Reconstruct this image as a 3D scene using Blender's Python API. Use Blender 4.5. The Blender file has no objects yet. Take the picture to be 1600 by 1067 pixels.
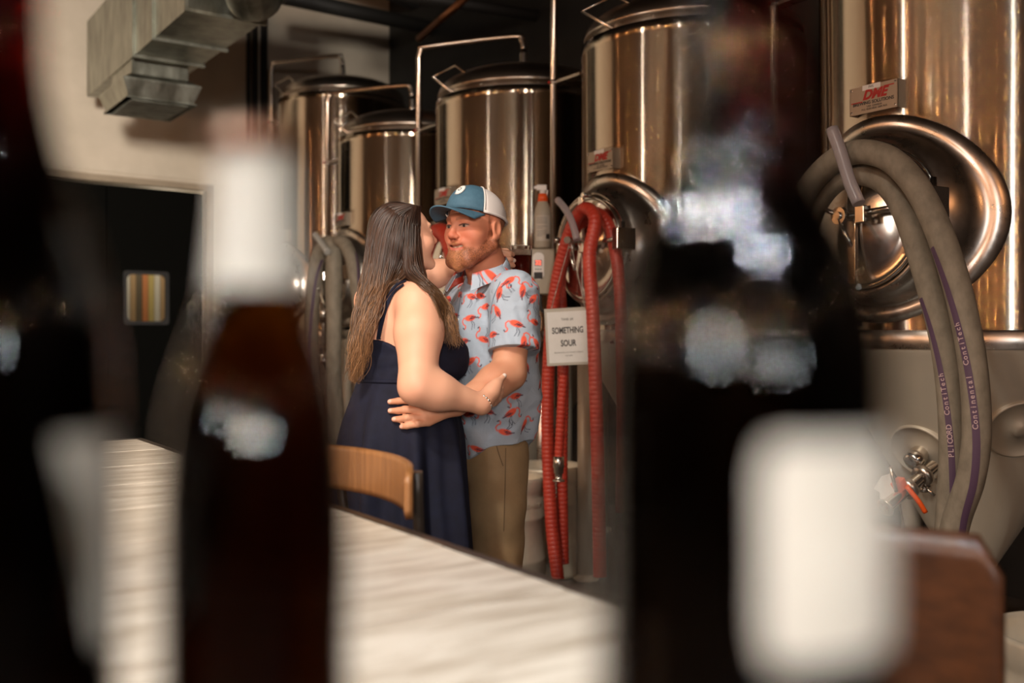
import bpy, bmesh, math, random
import numpy as np
from mathutils import Vector, Matrix, noise
random.seed(4)
C = bpy.context.scene.collection
S = bpy.context.scene
R = math.radians
# ------------------------------------------------------------------ camera, world, light
F = 35 / 36 * 1600
CZ = 1.32
cam = bpy.data.objects.new('camera', bpy.data.cameras.new('camera'))
C.objects.link(cam)
cam.location = (0, 0, CZ)
cam.rotation_euler = (R(90), 0, 0)
cam.data.lens = 35; cam.data.sensor_width = 36; cam.data.shift_y = -17.5 / 1600
cam.data.clip_start = .02
cam.data.dof.use_dof = True
cam.data.dof.focus_distance = 3.12
cam.data.dof.aperture_fstop = 2.0
S.camera = cam
S.view_settings.view_transform = 'Standard'; S.view_settings.look = 'None'
S.view_settings.exposure = 0.0; S.view_settings.gamma = 1
S.view_settings.use_curve_mapping = False
S.cycles.use_denoising = True
S.cycles.max_bounces = 10; S.cycles.glossy_bounces = 5; S.cycles.transmission_bounces = 8
S.cycles.diffuse_bounces = 3; S.cycles.sample_clamp_indirect = 4
W = bpy.data.worlds.new('world'); S.world = W; W.use_nodes = True
W.node_tree.nodes['Background'].inputs[0].default_value = (.05, .042, .033, 1)
W.node_tree.nodes['Background'].inputs[1].default_value = .6

def area(name, loc, target, sx, sy, power, col):
    l = bpy.data.lights.new(name, 'AREA'); l.shape = 'RECTANGLE'; l.size = sx; l.size_y = sy
    l.energy = power; l.color = col
    o = bpy.data.objects.new(name, l); C.objects.link(o); o.location = loc
    o.rotation_euler = (Vector(target) - Vector(loc)).to_track_quat('-Z', 'Y').to_euler()
    return o
# daylight: the low sun through the shop windows, and the tall windows behind and left of the camera
def spot(name, loc, target, deg, power, col, rad=.12, blend=.7):
    l = bpy.data.lights.new(name, 'SPOT'); l.spot_size = R(deg); l.spot_blend = blend; l.energy = power; l.color = col; l.shadow_soft_size = rad
    o = bpy.data.objects.new(name, l); C.objects.link(o); o.location = loc
    o.rotation_euler = (Vector(target) - Vector(loc)).to_track_quat('-Z', 'Y').to_euler(); return o
# unseen overhead spots added, cones narrowed to couple and table; window light from behind the camera
spot('shaped_spot', (-1.5, .3, 4.3), (-.10, 3.1, 1.15), 42, 510, (1, .90, .78))
spot('shaped_spot', (-1.9, -.6, 4.3), (-.35, 1.9, .95), 52, 290, (1, .90, .78))
w_ = area('shop_window_daylight', (.2, -4.8, 2.6), (-4.6, 8.0, 2.2), .8, 1.3, 115, (1, .92, .82)); w_.data.spread = R(42)
area('side_window_daylight', (-4.6, 1.6, 2.3), (0, 3.5, 1.2), .16, 2.0, 30, (1, .93, .86))
area('rear_window_daylight', (1.9, -4.2, 2.2), (.8, 3, 1.4), .35, .5, 40, (.88, .96, 1))
area('corner_window_daylight', (-2.6, -4.2, 2.7), (.4, 3, 1.4), .4, .5, 40, (.92, .97, 1))
for i, (p_, pw) in enumerate((((-3.0, .5, 4.6), 10), ((-.5, -1.6, 4.6), 8), ((.7, -2.3, 4.3), 5))):
    w_ = area('bottle_glint_light', p_, (0, .28, 1.35), .16, .16, pw, (.93, .98, 1)); w_.data.spread = R(45)  # small unseen lights, added for the pale glints on the bottles
LAMPS = [(-5.4, 3.2, 2.5, 14, 0), (-4.6, 1.2, 2.6, 14, 0), (-4.0, -.4, 2.5, 14, 0), (-2.9, -1.6, 2.6, 12, 0), (-1.9, -2.4, 2.5, 12, 0), (-.7, -3.0, 2.6, 12, 0), (.6, -3.2, 2.5, 12, 0),
         (-5.0, 2.2, 2.9, 14, 0), (-4.4, .4, 2.9, 12, 0), (-3.4, -1.0, 2.4, 14, 0), (-2.4, -2.0, 2.9, 12, 0), (-1.3, -2.7, 2.4, 12, 0), (0, -3.1, 2.9, 12, 0), (1.3, -3.0, 2.5, 12, 0),
         (2.2, -2.6, 2.6, 12, 0), (3.0, .2, 2.6, 10, 0), (-5.8, -2.2, 2.7, 20, 1), (-3.3, -4.6, 2.7, 20, 1), (-6.4, .6, 2.6, 16, 0), (-6.2, 4.6, 2.6, 14, 0)]  # unseen bulbs, added so the tanks show copper streaks
# ------------------------------------------------------------------ helpers
def srgb(r, g, b):
    f = lambda c: (c / 255 / 12.92) if c / 255 <= .04045 else ((c / 255 + .055) / 1.055) ** 2.4
    return (f(r), f(g), f(b))

def mat(name, col, rough=.5, metal=0., spec=.5, **k):
    m = bpy.data.materials.new(name); m.use_nodes = True
    b = m.node_tree.nodes['Principled BSDF']
    b.inputs['Base Color'].default_value = (*col, 1)
    b.inputs['Roughness'].default_value = rough
    b.inputs['Metallic'].default_value = metal
    b.inputs['Specular IOR Level'].default_value = spec
    for key, v in k.items():
        b.inputs[key.replace('_', ' ')].default_value = v
    return m

def nd(m, t, **k):
    n = m.node_tree.nodes.new(t)
    for a, v in k.items():
        if a.startswith('i_'):
            key = a[2:]
            n.inputs[int(key) if key.isdigit() else key.replace('_', ' ')].default_value = v
        else:
            setattr(n, a, v)
    return n

def lk(m, a, ao, b, bi):
    m.node_tree.links.new(a.outputs[ao], b.inputs[bi])

def bsdf(m):
    return m.node_tree.nodes['Principled BSDF']

def vary(m, c1, c2, scale=8., stretch=(1, 1, 1), detail=6, lo=.3, hi=.7, bump=0., coord='Object', rough=None, dist=0.):
    """colour noise + optional bump"""
    tc = nd(m, 'ShaderNodeTexCoord'); mp = nd(m, 'ShaderNodeMapping'); mp.inputs['Scale'].default_value = stretch
    no = nd(m, 'ShaderNodeTexNoise', i_Scale=scale, i_Detail=detail, i_Roughness=.6, i_Distortion=dist)
    cr = nd(m, 'ShaderNodeValToRGB')
    cr.color_ramp.elements[0].position = lo; cr.color_ramp.elements[1].position = hi
    cr.color_ramp.elements[0].color = (*c1, 1); cr.color_ramp.elements[1].color = (*c2, 1)
    lk(m, tc, coord, mp, 'Vector'); lk(m, mp, 'Vector', no, 'Vector'); lk(m, no, 'Fac', cr, 'Fac')
    lk(m, cr, 'Color', bsdf(m), 'Base Color')
    if bump:
        bp = nd(m, 'ShaderNodeBump', i_Strength=bump, i_Distance=.002)
        lk(m, no, 'Fac', bp, 'Height'); lk(m, bp, 'Normal', bsdf(m), 'Normal')
    if rough:
        mr = nd(m, 'ShaderNodeMapRange'); mr.inputs[3].default_value = rough[0]; mr.inputs[4].default_value = rough[1]
        lk(m, no, 'Fac', mr, 0); lk(m, mr, 0, bsdf(m), 'Roughness')
    return m

def P(px, py, y):
    """world point seen at a pixel of the 1600x1067 photograph at depth y"""
    return Vector(((px - 800) / F * y, y, CZ + (516 - py) / F * y))

class MB:
    def __init__(s): s.v = []; s.f = []; s.smooth = []
    def add(s, v, f, M=None, smooth=True):
        n = len(s.v)
        s.v += [tuple(M @ Vector(p)) if M else tuple(p) for p in v]
        s.f += [tuple(i + n for i in q) for q in f]
        s.smooth += [smooth] * len(f)
        return s
    def box(s, lo, hi, M=None, bev=0.):
        if bev:
            bm = bmesh.new(); bmesh.ops.create_cube(bm, size=1)
            for v in bm.verts:
                v.co = Vector([(lo[i] + hi[i]) / 2 + v.co[i] * (hi[i] - lo[i]) for i in range(3)])
            bmesh.ops.bevel(bm, geom=bm.edges[:], offset=bev, segments=2, affect='EDGES', profile=.5)
            bm.verts.index_update()
            s.add([v.co[:] for v in bm.verts], [[v.index for v in f.verts] for f in bm.faces], M, False)
            bm.free(); return s
        x0, y0, z0 = lo; x1, y1, z1 = hi
        v = [(x0,y0,z0),(x1,y0,z0),(x1,y1,z0),(x0,y1,z0),(x0,y0,z1),(x1,y0,z1),(x1,y1,z1),(x0,y1,z1)]
        return s.add(v, [(3,2,1,0),(4,5,6,7),(0,1,5,4),(1,2,6,5),(2,3,7,6),(3,0,4,7)], M, False)
    def lathe(s, prof, seg=48, M=None, smooth=True, a0=0., a1=2*math.pi):
        full = abs(a1 - a0 - 2 * math.pi) < 1e-6
        n = seg if full else seg + 1
        v = []; f = []
        for r, z in prof:
            for i in range(n):
                a = a0 + (a1 - a0) * i / seg
                v.append((r * math.cos(a), r * math.sin(a), z))
        for j in range(len(prof) - 1):
            for i in range(seg):
                a, b = j * n + i, j * n + (i + 1) % n
                f.append((a, b, b + n, a + n))
        return s.add(v, f, M, smooth)
    def tube(s, pts, r, seg=12, smoothn=0, caps=True, closed=False, M=None):
        pts = [Vector(p) for p in pts]
        if smoothn: pts = spline(pts, smoothn)
        n = len(pts); rs = r if callable(r) else (lambda t: r)
        t0 = (pts[1] - pts[0]).normalized()
        up = Vector((0, 0, 1)) if abs(t0.z) < .9 else Vector((1, 0, 0))
        nx = t0.cross(up).normalized(); v = []; f = []
        for i, p in enumerate(pts):
            t = (pts[min(i + 1, n - 1)] - pts[max(i - 1, 0)]).normalized()
            nx = (nx - t * nx.dot(t)).normalized(); ny = t.cross(nx)
            rr = rs(i / (n - 1))
            for k in range(seg):
                a = 2 * math.pi * k / seg
                v.append(p + (nx * math.cos(a) + ny * math.sin(a)) * rr)
        for i in range(n - 1):
            for k in range(seg):
                a, b = i * seg + k, i * seg + (k + 1) % seg
                f.append((a, b, b + seg, a + seg))
        if caps:
            f.append(tuple(range(seg))[::-1]); f.append(tuple(range((n - 1) * seg, n * seg)))
        s.add([p[:] for p in v], f, M)
        if caps: s.smooth[-2:] = [False, False]
        return s
    def disc(s, c, r, seg=32, M=None):
        v = [(c[0] + r * math.cos(2*math.pi*i/seg), c[1] + r * math.sin(2*math.pi*i/seg), c[2]) for i in range(seg)]
        return s.add(v, [tuple(range(seg))], M, False)
    def build(s, name, m, parent=None, loc=None):
        me = bpy.data.meshes.new(name); me.from_pydata(s.v, [], s.f); me.update()
        me.polygons.foreach_set('use_smooth', s.smooth)
        bm = bmesh.new(); bm.from_mesh(me); bmesh.ops.recalc_face_normals(bm, faces=bm.faces[:]); bm.to_mesh(me); bm.free()
        if m: me.materials.append(m)
        o = bpy.data.objects.new(name, me); C.objects.link(o)
        if parent: o.parent = parent
        if loc: o.location = loc
        return o

def spline(pts, n):
    out = []
    q = [pts[0] * 2 - pts[1]] + list(pts) + [pts[-1] * 2 - pts[-2]]
    for i in range(1, len(q) - 2):
        a, b, c, d = q[i-1], q[i], q[i+1], q[i+2]
        for k in range(n):
            t = k / n
            out.append(.5 * ((2*b) + (c-a)*t + (2*a-5*b+4*c-d)*t*t + (3*b-a-3*c+d)*t**3))
    out.append(pts[-1]); return out

def tag(o, label, cat, group=None, kind=None):
    o['label'] = label; o['category'] = cat
    if group: o['group'] = group
    if kind: o['kind'] = kind
    return o
def empty(name, loc=(0, 0, 0), rz=0.):
    o = bpy.data.objects.new(name, None); C.objects.link(o); o.location = loc; o.rotation_euler = (0, 0, rz)
    o.empty_display_size = .05
    return o
def struct(o): o['kind'] = 'structure'; return o
def copy_tree(o, parent=None):
    c = o.copy(); C.objects.link(c)
    if parent: c.parent = parent
    for ch in list(o.children): copy_tree(ch, c)
    return c
def Rx(a): return Matrix.Rotation(R(a), 4, 'X')
def Ry(a): return Matrix.Rotation(R(a), 4, 'Y')
def Rz(a): return Matrix.Rotation(R(a), 4, 'Z')
def T(x, y, z): return Matrix.Translation((x, y, z))
def frame(o, x, z):
    """matrix whose local x is x and local z is z (unit, orthogonalised) at origin o"""
    z = Vector(z).normalized(); x = Vector(x); x = (x - z * x.dot(z)).normalized(); y = z.cross(x)
    m = Matrix.Identity(4)
    for i in range(3): m[i][0] = x[i]; m[i][1] = y[i]; m[i][2] = z[i]; m[i][3] = o[i]
    return m
def text(name, body, size, m, M, parent=None, bold=0., shear=0., sx=1., depth=.0003, spacing=1.):
    cu = bpy.data.curves.new(name, 'FONT'); cu.body = body; cu.size = size; cu.align_x = 'CENTER'; cu.align_y = 'CENTER'
    cu.offset = bold; cu.shear = shear; cu.extrude = depth; cu.space_character = spacing; cu.resolution_u = 3
    t = bpy.data.objects.new(name, cu); C.objects.link(t)
    dg = bpy.context.evaluated_depsgraph_get(); dg.update()
    me = bpy.data.meshes.new_from_object(t.evaluated_get(dg)); bpy.data.objects.remove(t)
    me.transform(M @ Matrix.Diagonal((sx, 1, 1, 1))); me.materials.clear(); me.materials.append(m); me.name = name
    o = bpy.data.objects.new(name, me); C.objects.link(o)
    if parent: o.parent = parent
    return o
# ------------------------------------------------------------------ materials
def steel(name, col, rough, grain, wave=0.):
    """metal brushed round the tank: fine grain tilts the normal up and down only, a slow wave makes the sheet uneven"""
    m = mat(name, col, rough, 1.); b = bsdf(m)
    tc = nd(m, 'ShaderNodeTexCoord'); mp = nd(m, 'ShaderNodeMapping'); mp.inputs['Scale'].default_value = (1, 1, .32)
    no = nd(m, 'ShaderNodeTexNoise', i_Scale=2.4, i_Detail=1.5)
    lk(m, tc, 'Object', mp, 'Vector'); lk(m, mp, 'Vector', no, 'Vector')
    bp = nd(m, 'ShaderNodeBump', i_Strength=1., i_Distance=wave)
    lk(m, no, 'Fac', bp, 'Height')
    if grain:
        sc = nd(m, 'ShaderNodeVectorMath', operation='SCALE'); sc.inputs['Scale'].default_value = 9000.
        wn = nd(m, 'ShaderNodeTexWhiteNoise', noise_dimensions='3D'); lk(m, tc, 'Object', sc, 0); lk(m, sc, 0, wn, 'Vector')
        sp = nd(m, 'ShaderNodeSeparateColor'); lk(m, wn, 'Color', sp, 0)
        ad = nd(m, 'ShaderNodeMath', operation='ADD'); lk(m, sp, 0, ad, 0); lk(m, sp, 1, ad, 1)
        sb = nd(m, 'ShaderNodeMath', operation='SUBTRACT'); lk(m, ad, 0, sb, 0); sb.inputs[1].default_value = 1.
        ml = nd(m, 'ShaderNodeMath', operation='MULTIPLY'); lk(m, sb, 0, ml, 0); ml.inputs[1].default_value = grain
        cx = nd(m, 'ShaderNodeCombineXYZ'); lk(m, ml, 0, cx, 2)
        va = nd(m, 'ShaderNodeVectorMath', operation='ADD'); lk(m, bp, 'Normal', va, 0); lk(m, cx, 0, va, 1)
        nn = nd(m, 'ShaderNodeVectorMath', operation='NORMALIZE'); lk(m, va, 0, nn, 0); lk(m, nn, 0, b, 'Normal')
    else: lk(m, bp, 'Normal', b, 'Normal')
    mp3 = nd(m, 'ShaderNodeMapping'); mp3.inputs['Scale'].default_value = (1.5, 1.5, 9)
    n3 = nd(m, 'ShaderNodeTexNoise', i_Scale=3., i_Detail=5)
    lk(m, tc, 'Object', mp3, 'Vector'); lk(m, mp3, 'Vector', n3, 'Vector')
    mr = nd(m, 'ShaderNodeMapRange'); mr.inputs[3].default_value = rough * .75; mr.inputs[4].default_value = rough * 1.25
    lk(m, n3, 'Fac', mr, 0); lk(m, mr, 0, b, 'Roughness')
    return m
M_shell = steel('brushed_steel', (.52, .43, .335), .09, .30, .0045)
M_cone = steel('matte_steel', (.50, .45, .36), .5, .12, .002); bsdf(M_cone).inputs['Metallic'].default_value = .45
M_dome = steel('dome_steel', (.42, .36, .30), .3, .06, .0)
M_pol = mat('polished_steel', (.68, .63, .57), .17, 1.)
M_pol2 = vary(mat('worn_steel', (.5, .45, .4), .3, 1.), (.45, .40, .34), (.62, .56, .5), 14, rough=(.2, .38))
M_pipe = mat('pipe_steel', (.62, .54, .46), .22, 1.)
M_black = mat('black_rubber', (.012, .012, .012), .5)
M_red = mat('red_print', srgb(165, 22, 16), .5)
M_ink = mat('black_print', (.02, .02, .02), .6)
M_white = mat('white_plastic', (.75, .74, .70), .4)
M_sticker = mat('white_sticker', (.72, .71, .68), .6)
M_wall = vary(mat('painted_wall', (.4, .36, .31), .8), srgb(182, 171, 153), srgb(196, 184, 166), 3, bump=.1)
M_dark = vary(mat('dark_paint', (.03, .03, .028), .7), (.010, .010, .009), (.018, .017, .015), 5)
M_ceil = vary(mat('ceiling_black', (.02, .02, .02), .8), (.010, .010, .010), (.02, .02, .018), 3)
M_door = mat('black_door', (.004, .004, .0035), .9, 0, .0)
M_floor = vary(mat('concrete', (.12, .11, .10), .45), (.07, .064, .056), (.15, .135, .12), 3, rough=(.3, .55), bump=.2)
M_galv = vary(mat('galvanised', (.4, .42, .4), .38, 1.), srgb(120, 120, 108), srgb(180, 182, 170), 9, stretch=(1, 1, .4), rough=(.28, .5))
M_redhose = vary(mat('red_hose', srgb(190, 62, 42), .42), srgb(158, 44, 30), srgb(182, 62, 44), 30)
M_greyhose = vary(mat('grey_hose', (.3, .28, .24), .75), srgb(104, 96, 82), srgb(132, 122, 106), 26, stretch=(1, 1, .6), bump=.3)
M_purple = mat('purple_stripe', srgb(74, 52, 74), .6)
M_purpletext = mat('stripe_print', srgb(176, 150, 150), .6)
M_clear = mat('clear_hose', (.50, .45, .46), .2, 0, Transmission_Weight=.6, IOR=1.2)
M_wood = vary(mat('plywood', (.3, .16, .07), .35), srgb(118, 78, 44), srgb(150, 104, 62), 5, stretch=(14, 14, 1.), detail=5, rough=(.28, .45))
M_woodd = vary(mat('shaded_plywood', (.2, .1, .04), .35), srgb(58, 33, 17), srgb(82, 48, 26), 4, stretch=(1, 14, 14), detail=5)  # plywood darkened for shade on the right stool; shelf board shares it
M_orange = mat('orange_plastic', srgb(226, 88, 28), .35)
M_blue = mat('blue_plastic', srgb(30, 120, 175), .35)
# ------------------------------------------------------------------ tank row frame
U = Vector((-.549, .836, 0)); U.normalize()              # along the row, away from the camera
N = Vector((-U.y, U.x, 0))                                # the way the manways face
TH = math.atan2(N.x, -N.y)                                # z rotation taking local -Y to N
AX1 = Vector((1.789, 3.87, 0)); STEP = Vector((-.856, 1.30, 0))
RT = .57
def onplane(px, py, k, off):
    """point at a pixel on the vertical plane parallel to the tank fronts, off metres in front of tank k's axis"""
    a = AX1 + STEP * k + N * off
    d = Vector(((px - 800) / F, 1, (516 - py) / F))
    t = a.dot(N) / Vector((d.x, d.y, 0)).dot(N)
    return Vector((0, 0, CZ)) + d * t
def tank_local(w, k):
    a = AX1 + STEP * k
    d = Vector(w) - a
    return Vector((d.dot(-U), d.dot(-N), w[2]))
#@@ROOM
def wallbox(name, a, b, z0, z1, th, m, side=1):
    """vertical slab from plan point a to b, thickness on the left of a->b when side = 1"""
    a = Vector((*a, 0)); b = Vector((*b, 0)); d = (b - a); L = d.length; ang = math.atan2(d.y, d.x)
    mb = MB(); mb.box((0, 0 if side > 0 else -th, z0), (L, th if side > 0 else 0, z1))
    o = mb.build(name, m); o.location = a; o.rotation_euler = (0, 0, ang); return o
# the end wall with the black double door (40 degrees to the picture plane)
W0 = Vector((-2.87, 9.4)); WD = Vector((.767, .643)).normalized()
def wallpt(px):
    k = (px - 800) / F       # x = k y on the wall line
    # W0 + t WD : (x0 + t dx) = k (y0 + t dy)
    t = (k * W0.y - W0.x) / (WD.x - k * WD.y)
    return W0 + WD * t, t
pr, tr_ = wallpt(322); pm, tm = wallpt(169); pl, tl = wallpt(-10)
hd = CZ + (516 - 299) / F * pr.y
ang = math.atan2(WD.y, WD.x)
tA, tB = -5.6, 3.0
WH = 4.9
mb = MB()
mb.box((tA, 0, 0), (tl, .15, WH)); mb.box((tl, 0, hd), (tr_, .15, WH)); mb.box((tr_, 0, 0), (tB, .15, WH))
w = struct(mb.build('wall_left', M_wall)); w.location = (W0.x, W0.y, 0); w.rotation_euler = (0, 0, ang)
# door leaves
def door_leaf(name, t0, t1, window):
    mb = MB(); ws = .0
    zb, zt = .02, hd - .02
    if window:
        a, b, c, d = window
        mb.box((t0, .04, zb), (a, .09, zt)); mb.box((b, .04, zb), (t1, .09, zt))
        mb.box((a, .04, zb), (b, .09, c)); mb.box((a, .04, d), (b, .09, zt))
    else: mb.box((t0, .04, zb), (t1, .09, zt))
    o = struct(mb.build(name, M_door)); o.location = (W0.x, W0.y, 0); o.rotation_euler = (0, 0, ang); return o
_, ta = wallpt(198); p_, tb = wallpt(263)
sc_ = F / p_.y
z0w, z1w = CZ + (516 - 504) / sc_, CZ + (516 - 428) / sc_
dr = door_leaf('door_1', tm + .006, tr_ - .012, (ta, tb, z0w, z1w))
dl = door_leaf('door_2', tl + .012, tm - .006, None)
M_pane = mat('door_pane', (1, 1, 1), .0, 0, .5, Transmission_Weight=1., IOR=1.02)
mb = MB(); mb.box((ta - .01, .055, z0w - .01), (tb + .01, .065, z1w + .01)); mb.build('pane', M_pane, dr)
def rrect(x0, x1, z0, z1, r, y, seg=5):
    pts = []
    for cx, cz, a0 in ((x1 - r, z1 - r, 0), (x0 + r, z1 - r, 90), (x0 + r, z0 + r, 180), (x1 - r, z0 + r, 270)):
        for i in range(seg + 1):
            a = R(a0 + 90 * i / seg); pts.append((cx + r * math.cos(a), y, cz + r * math.sin(a)))
    return pts
mb = MB()
o_ = rrect(ta - .02, tb + .02, z0w - .02, z1w + .02, .03, .03); i_ = rrect(ta + .012, tb - .012, z0w + .012, z1w - .012, .05, .03)
n_ = len(o_); v = o_ + i_ + [(p[0], .042, p[2]) for p in o_] + [(p[0], .056, p[2]) for p in i_]
f = []
for i in range(n_):
    j = (i + 1) % n_
    f += [(i, j, n_ + j, n_ + i), (i, 2*n_ + i, 2*n_ + j, j), (n_ + i, n_ + j, 3*n_ + j, 3*n_ + i)]
mb.add(v, f, None, False); mb.build('gasket', M_black, dr)
mb = MB(); mb.box((tr_, -.03, 0), (tr_ + .07, .05, hd + .05)); mb.box((tl - .07, -.03, hd), (tr_ + .07, .05, hd + .06))
mb.box((tl - .07, -.03, 0), (tl, .05, hd + .05))
o = struct(mb.build('trim_1', vary(mat('door_trim', (.4, .35, .3), .5), srgb(130, 116, 98), srgb(150, 136, 116), 4)))
o.location = (W0.x, W0.y, 0); o.rotation_euler = (0, 0, ang)
mb = MB(); mb.box((tl - .3, -.022, hd + .09), (tB, 0, hd + .20))
o = struct(mb.build('trim_2', M_wall)); o.location = (W0.x, W0.y, 0); o.rotation_euler = (0, 0, ang)
M_stud = mat('stud', (.8, .7, .6), .2, 1.)
for px in (241, 253, 268, 311):
    _, t_ = wallpt(px); mb = MB(); mb.lathe([(0, -.012), (.012, -.008), (.016, 0)], 12, T(t_, -.03, hd + .02) @ Rx(90))
    mb.build('bolt', M_stud, o if False else dr)
br = empty('reflection_stripes', (W0.x, W0.y, 0), ang); tag(br, 'upright coloured strips imitating the steel reflection in the door window', 'panel')
tc_ = (ta + tb) / 2 + .35
for i in range(30):
    x0 = tc_ - .9 + i * .062; mb = MB(); mb.box((x0, 1.2, .8), (x0 + .057, 1.22 + .012 * (i % 2), 2.6))
    mb.build('panel', [mat('reflection_tan', srgb(190, 160, 120), .5), mat('reflection_copper', srgb(214, 140, 90), .5), mat('reflection_pale', srgb(226, 222, 208), .5), mat('reflection_grey', srgb(110, 100, 82), .5), mat('reflection_straw', srgb(206, 188, 120), .5)][(i * 3 + 1) % 5], br)  # strip colours stand in for steel reflected in the door pane
lp_ = bpy.data.lights.new('added_stripe_lamp', 'POINT'); lp_.energy = 17; lp_.color = (1, .85, .65); lp_.shadow_soft_size = .2  # added behind the door to light the reflection strips
lo_ = bpy.data.objects.new('added_stripe_lamp', lp_); C.objects.link(lo_); lo_.parent = br; lo_.location = (tc_, .5, 2.4)
# row back wall, rear walls, right wall, floor, ceiling
b0 = AX1 - N * 1.15 - U * 3.2; b1 = AX1 - N * 1.15 + U * 8.6
struct(wallbox('wall_back', b1.xy, b0.xy, 0, WH, .15, M_dark))
M_brick = vary(mat('warm_panelling', (.2, .13, .08), .6), srgb(58, 44, 32), srgb(80, 62, 44), 2, stretch=(1, 1, 4))
struct(wallbox('wall_right', (b0.x + .05, b0.y), (4.2, -5.6), 0, WH, .15, M_dark))
struct(wallbox('wall_rear', (4.3, -5.6), (-7.6, -5.6), 0, WH, .15, M_brick, -1))
wl = W0 + WD * tA
struct(wallbox('wall_side', (-7.4, -5.6), (wl.x, wl.y), 0, WH, .15, M_brick))
fl = MB(); fl.box((-8, -6, -.1), (6, 15, 0)); struct(fl.build('floor', M_floor))
fl = MB(); fl.box((-8, -6, WH), (6, 15, WH + .1)); struct(fl.build('ceiling', M_ceil))
#@@TANKS
# ------------------------------------------------------------------ tanks
ZB = 1.255            # bottom of the straight shell
def make_tank(top):
    t = empty('fermentation_tank')
    mb = MB(); mb.lathe([(RT, ZB + .065), (RT, top - .06), (RT + .0025, top - .058), (RT + .0025, top), (RT - .012, top + .004), (RT - .03, top + .004), (RT - .03, top - .01)], 128)
    mb.build('shell', M_shell, t)
    mb = MB(); mb.lathe([(RT + .004, ZB), (RT + .007, ZB + .008), (RT + .007, ZB + .057), (RT + .001, ZB + .066)], 128); mb.build('weld_band', M_pol2, t)
    # dished head with a raised shoulder ring
    prof = [(RT - .028, top - .01), (RT - .028, top + .03), (RT - .012, top + .034), (RT - .012, top + .05)]
    for i in range(1, 15):
        a = i / 14 * math.pi / 2; prof.append(((RT - .015) * math.cos(a) ** .8 if i < 14 else 0.0, top + .05 + .17 * math.sin(a)))
    mb = MB(); mb.lathe(prof, 96); mb.build('dished_head', M_dome, t)
    # cone
    h = .52 / math.tan(R(30))
    mb = MB(); mb.lathe([(RT, ZB + .002), (RT - .006, ZB - .02), (.05, ZB - h), (.05, ZB - h - .06), (.062, ZB - h - .06), (.062, ZB - h - .075), (0, ZB - h - .075)], 96)
    mb.build('cone', M_cone, t)
    for x, y in ((-.39, -.39), (.53, -.06), (.20, .49), (-.46, .28)):
        mb = MB(); mb.tube([(x, y, .03), (x, y, ZB + .0)], .045, 20); mb.lathe([(.0, 0), (.07, 0), (.07, .012), (.03, .03), (.03, .05)], 20, T(x, y, 0))
        mb.build('leg', M_cone, t)
    # manway collar: a wide pad on the shell drawn in to a short neck
    zc = 1.715
    prof = [(.385, 0., .0), (.383, 0., .014), (.35, 0., .020), (.33, 0., .012), (.32, .35, .01), (.30, .7, .0), (.285, .9, .0), (.272, 1., 0.), (.272, 1., .03), (.262, 1., .034), (.255, 1., .03), (.255, 1., -.04)]
    v = []; f = []; n = 72; YN = -.640
    for r, s, dy in prof:
        for i in range(n):
            a = 2 * math.pi * i / n; x = r * math.cos(a) * (1.0 if r < .3 else 1.03); z = r * math.sin(a) * (.96 if r > .3 else 1)
            yc = -math.sqrt(max(RT * RT - x * x, 0)); y = (1 - s) * yc + s * YN - dy
            v.append((x, y, zc + z))
    for j in range(len(prof) - 1):
        for i in range(n):
            a, b = j * n + i, j * n + (i + 1) % n; f.append((a, a + n, b + n, b))
    mb = MB(); mb.add(v, f); mb.build('manway_collar', M_pol2, t)
    # the door leaf: dished disc with rolled rim
    FR = T(0, YN - .035, zc) @ Rx(90)            # local z of the disc -> -y
    mb = MB(); mb.lathe([(.248, -.02), (.252, -.005), (.250, .006), (.243, .010), (.236, .004), (.225, -.002), (.18, .012), (.12, .024), (.06, .030), (.001, .032)], 72, FR)
    d = mb.build('manway_door', M_pol, t)
    mb = MB(); mb.box((-.018, -.235, .034), (.018, .245, .052), FR, .003)
    mb.build('crossbar', M_pol, d)
    mb = MB(); mb.tube([(0, 0, .02), (0, 0, .13)], .014, 14, M=FR); mb.tube([(0, 0, .10), (0, 0, .122)], .03, 16, M=FR)
    mb.tube([(-.005, -.004, .113), (.06, -.11, .128)], .008, 10, M=FR); mb.tube([(0, 0, .113), (-.075, .035, .12)], .008, 10, M=FR)
    mb.tube([(-.075, .035, .12), (-.10, .045, .122)], .014, 12, M=FR)
    mb.build('wing_handle', M_pol, d)
    mb = MB(); mb.tube([(.0, .0, .075), (.30, .02, .075)], .011, 12, M=FR); mb.box((.05, -.03, .06), (.09, .03, .10), FR, .004)
    mb.box((.29, -.03, -.02), (.33, .07, .09), FR, .004); mb.tube([(.31, .10, .04), (.31, -.06, .04)], .012, 12, M=FR)
    mb.build('hinge_arm', M_pol, d)
    mb = MB(); mb.tube([(-.01, -.245, .02), (.03, -.245, .05)], .011, 10, M=FR); mb.build('clamp_lug', M_pol, d)
    mb = MB(); mb.tube([(.03, .25, .01), (.03, .25, .06)], .012, 10, M=FR); mb.build('clamp_lug', M_pol, d)
    mb = MB(); mb.tube([(.10 + .22 * math.cos(R(a)), .22 * math.sin(R(a)), .055 if 0 else .03) for a in range(75, -5, -8)], .007, 8, M=FR)
    mb.tube([(.2, .13, .03), (.2, -.02, .075)], .008, 8, M=FR); mb.build('door_handle', M_pol, d)
    # nameplate on its bracket
    zp = 2.146; py = -RT - .035
    mb = MB(); mb.box((-.1, py, zp - .049), (.1, py + .004, zp + .049)); mb.box((-.1, py, zp - .049), (-.096, -RT + .02, zp + .049)); mb.box((.096, py, zp - .049), (.1, -RT + .02, zp + .049))
    pl_ = mb.build('nameplate', M_plate, t)
    FT = lambda x, z: Matrix.Translation((x, py - .0005, zp + z)) @ Rx(90)
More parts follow.
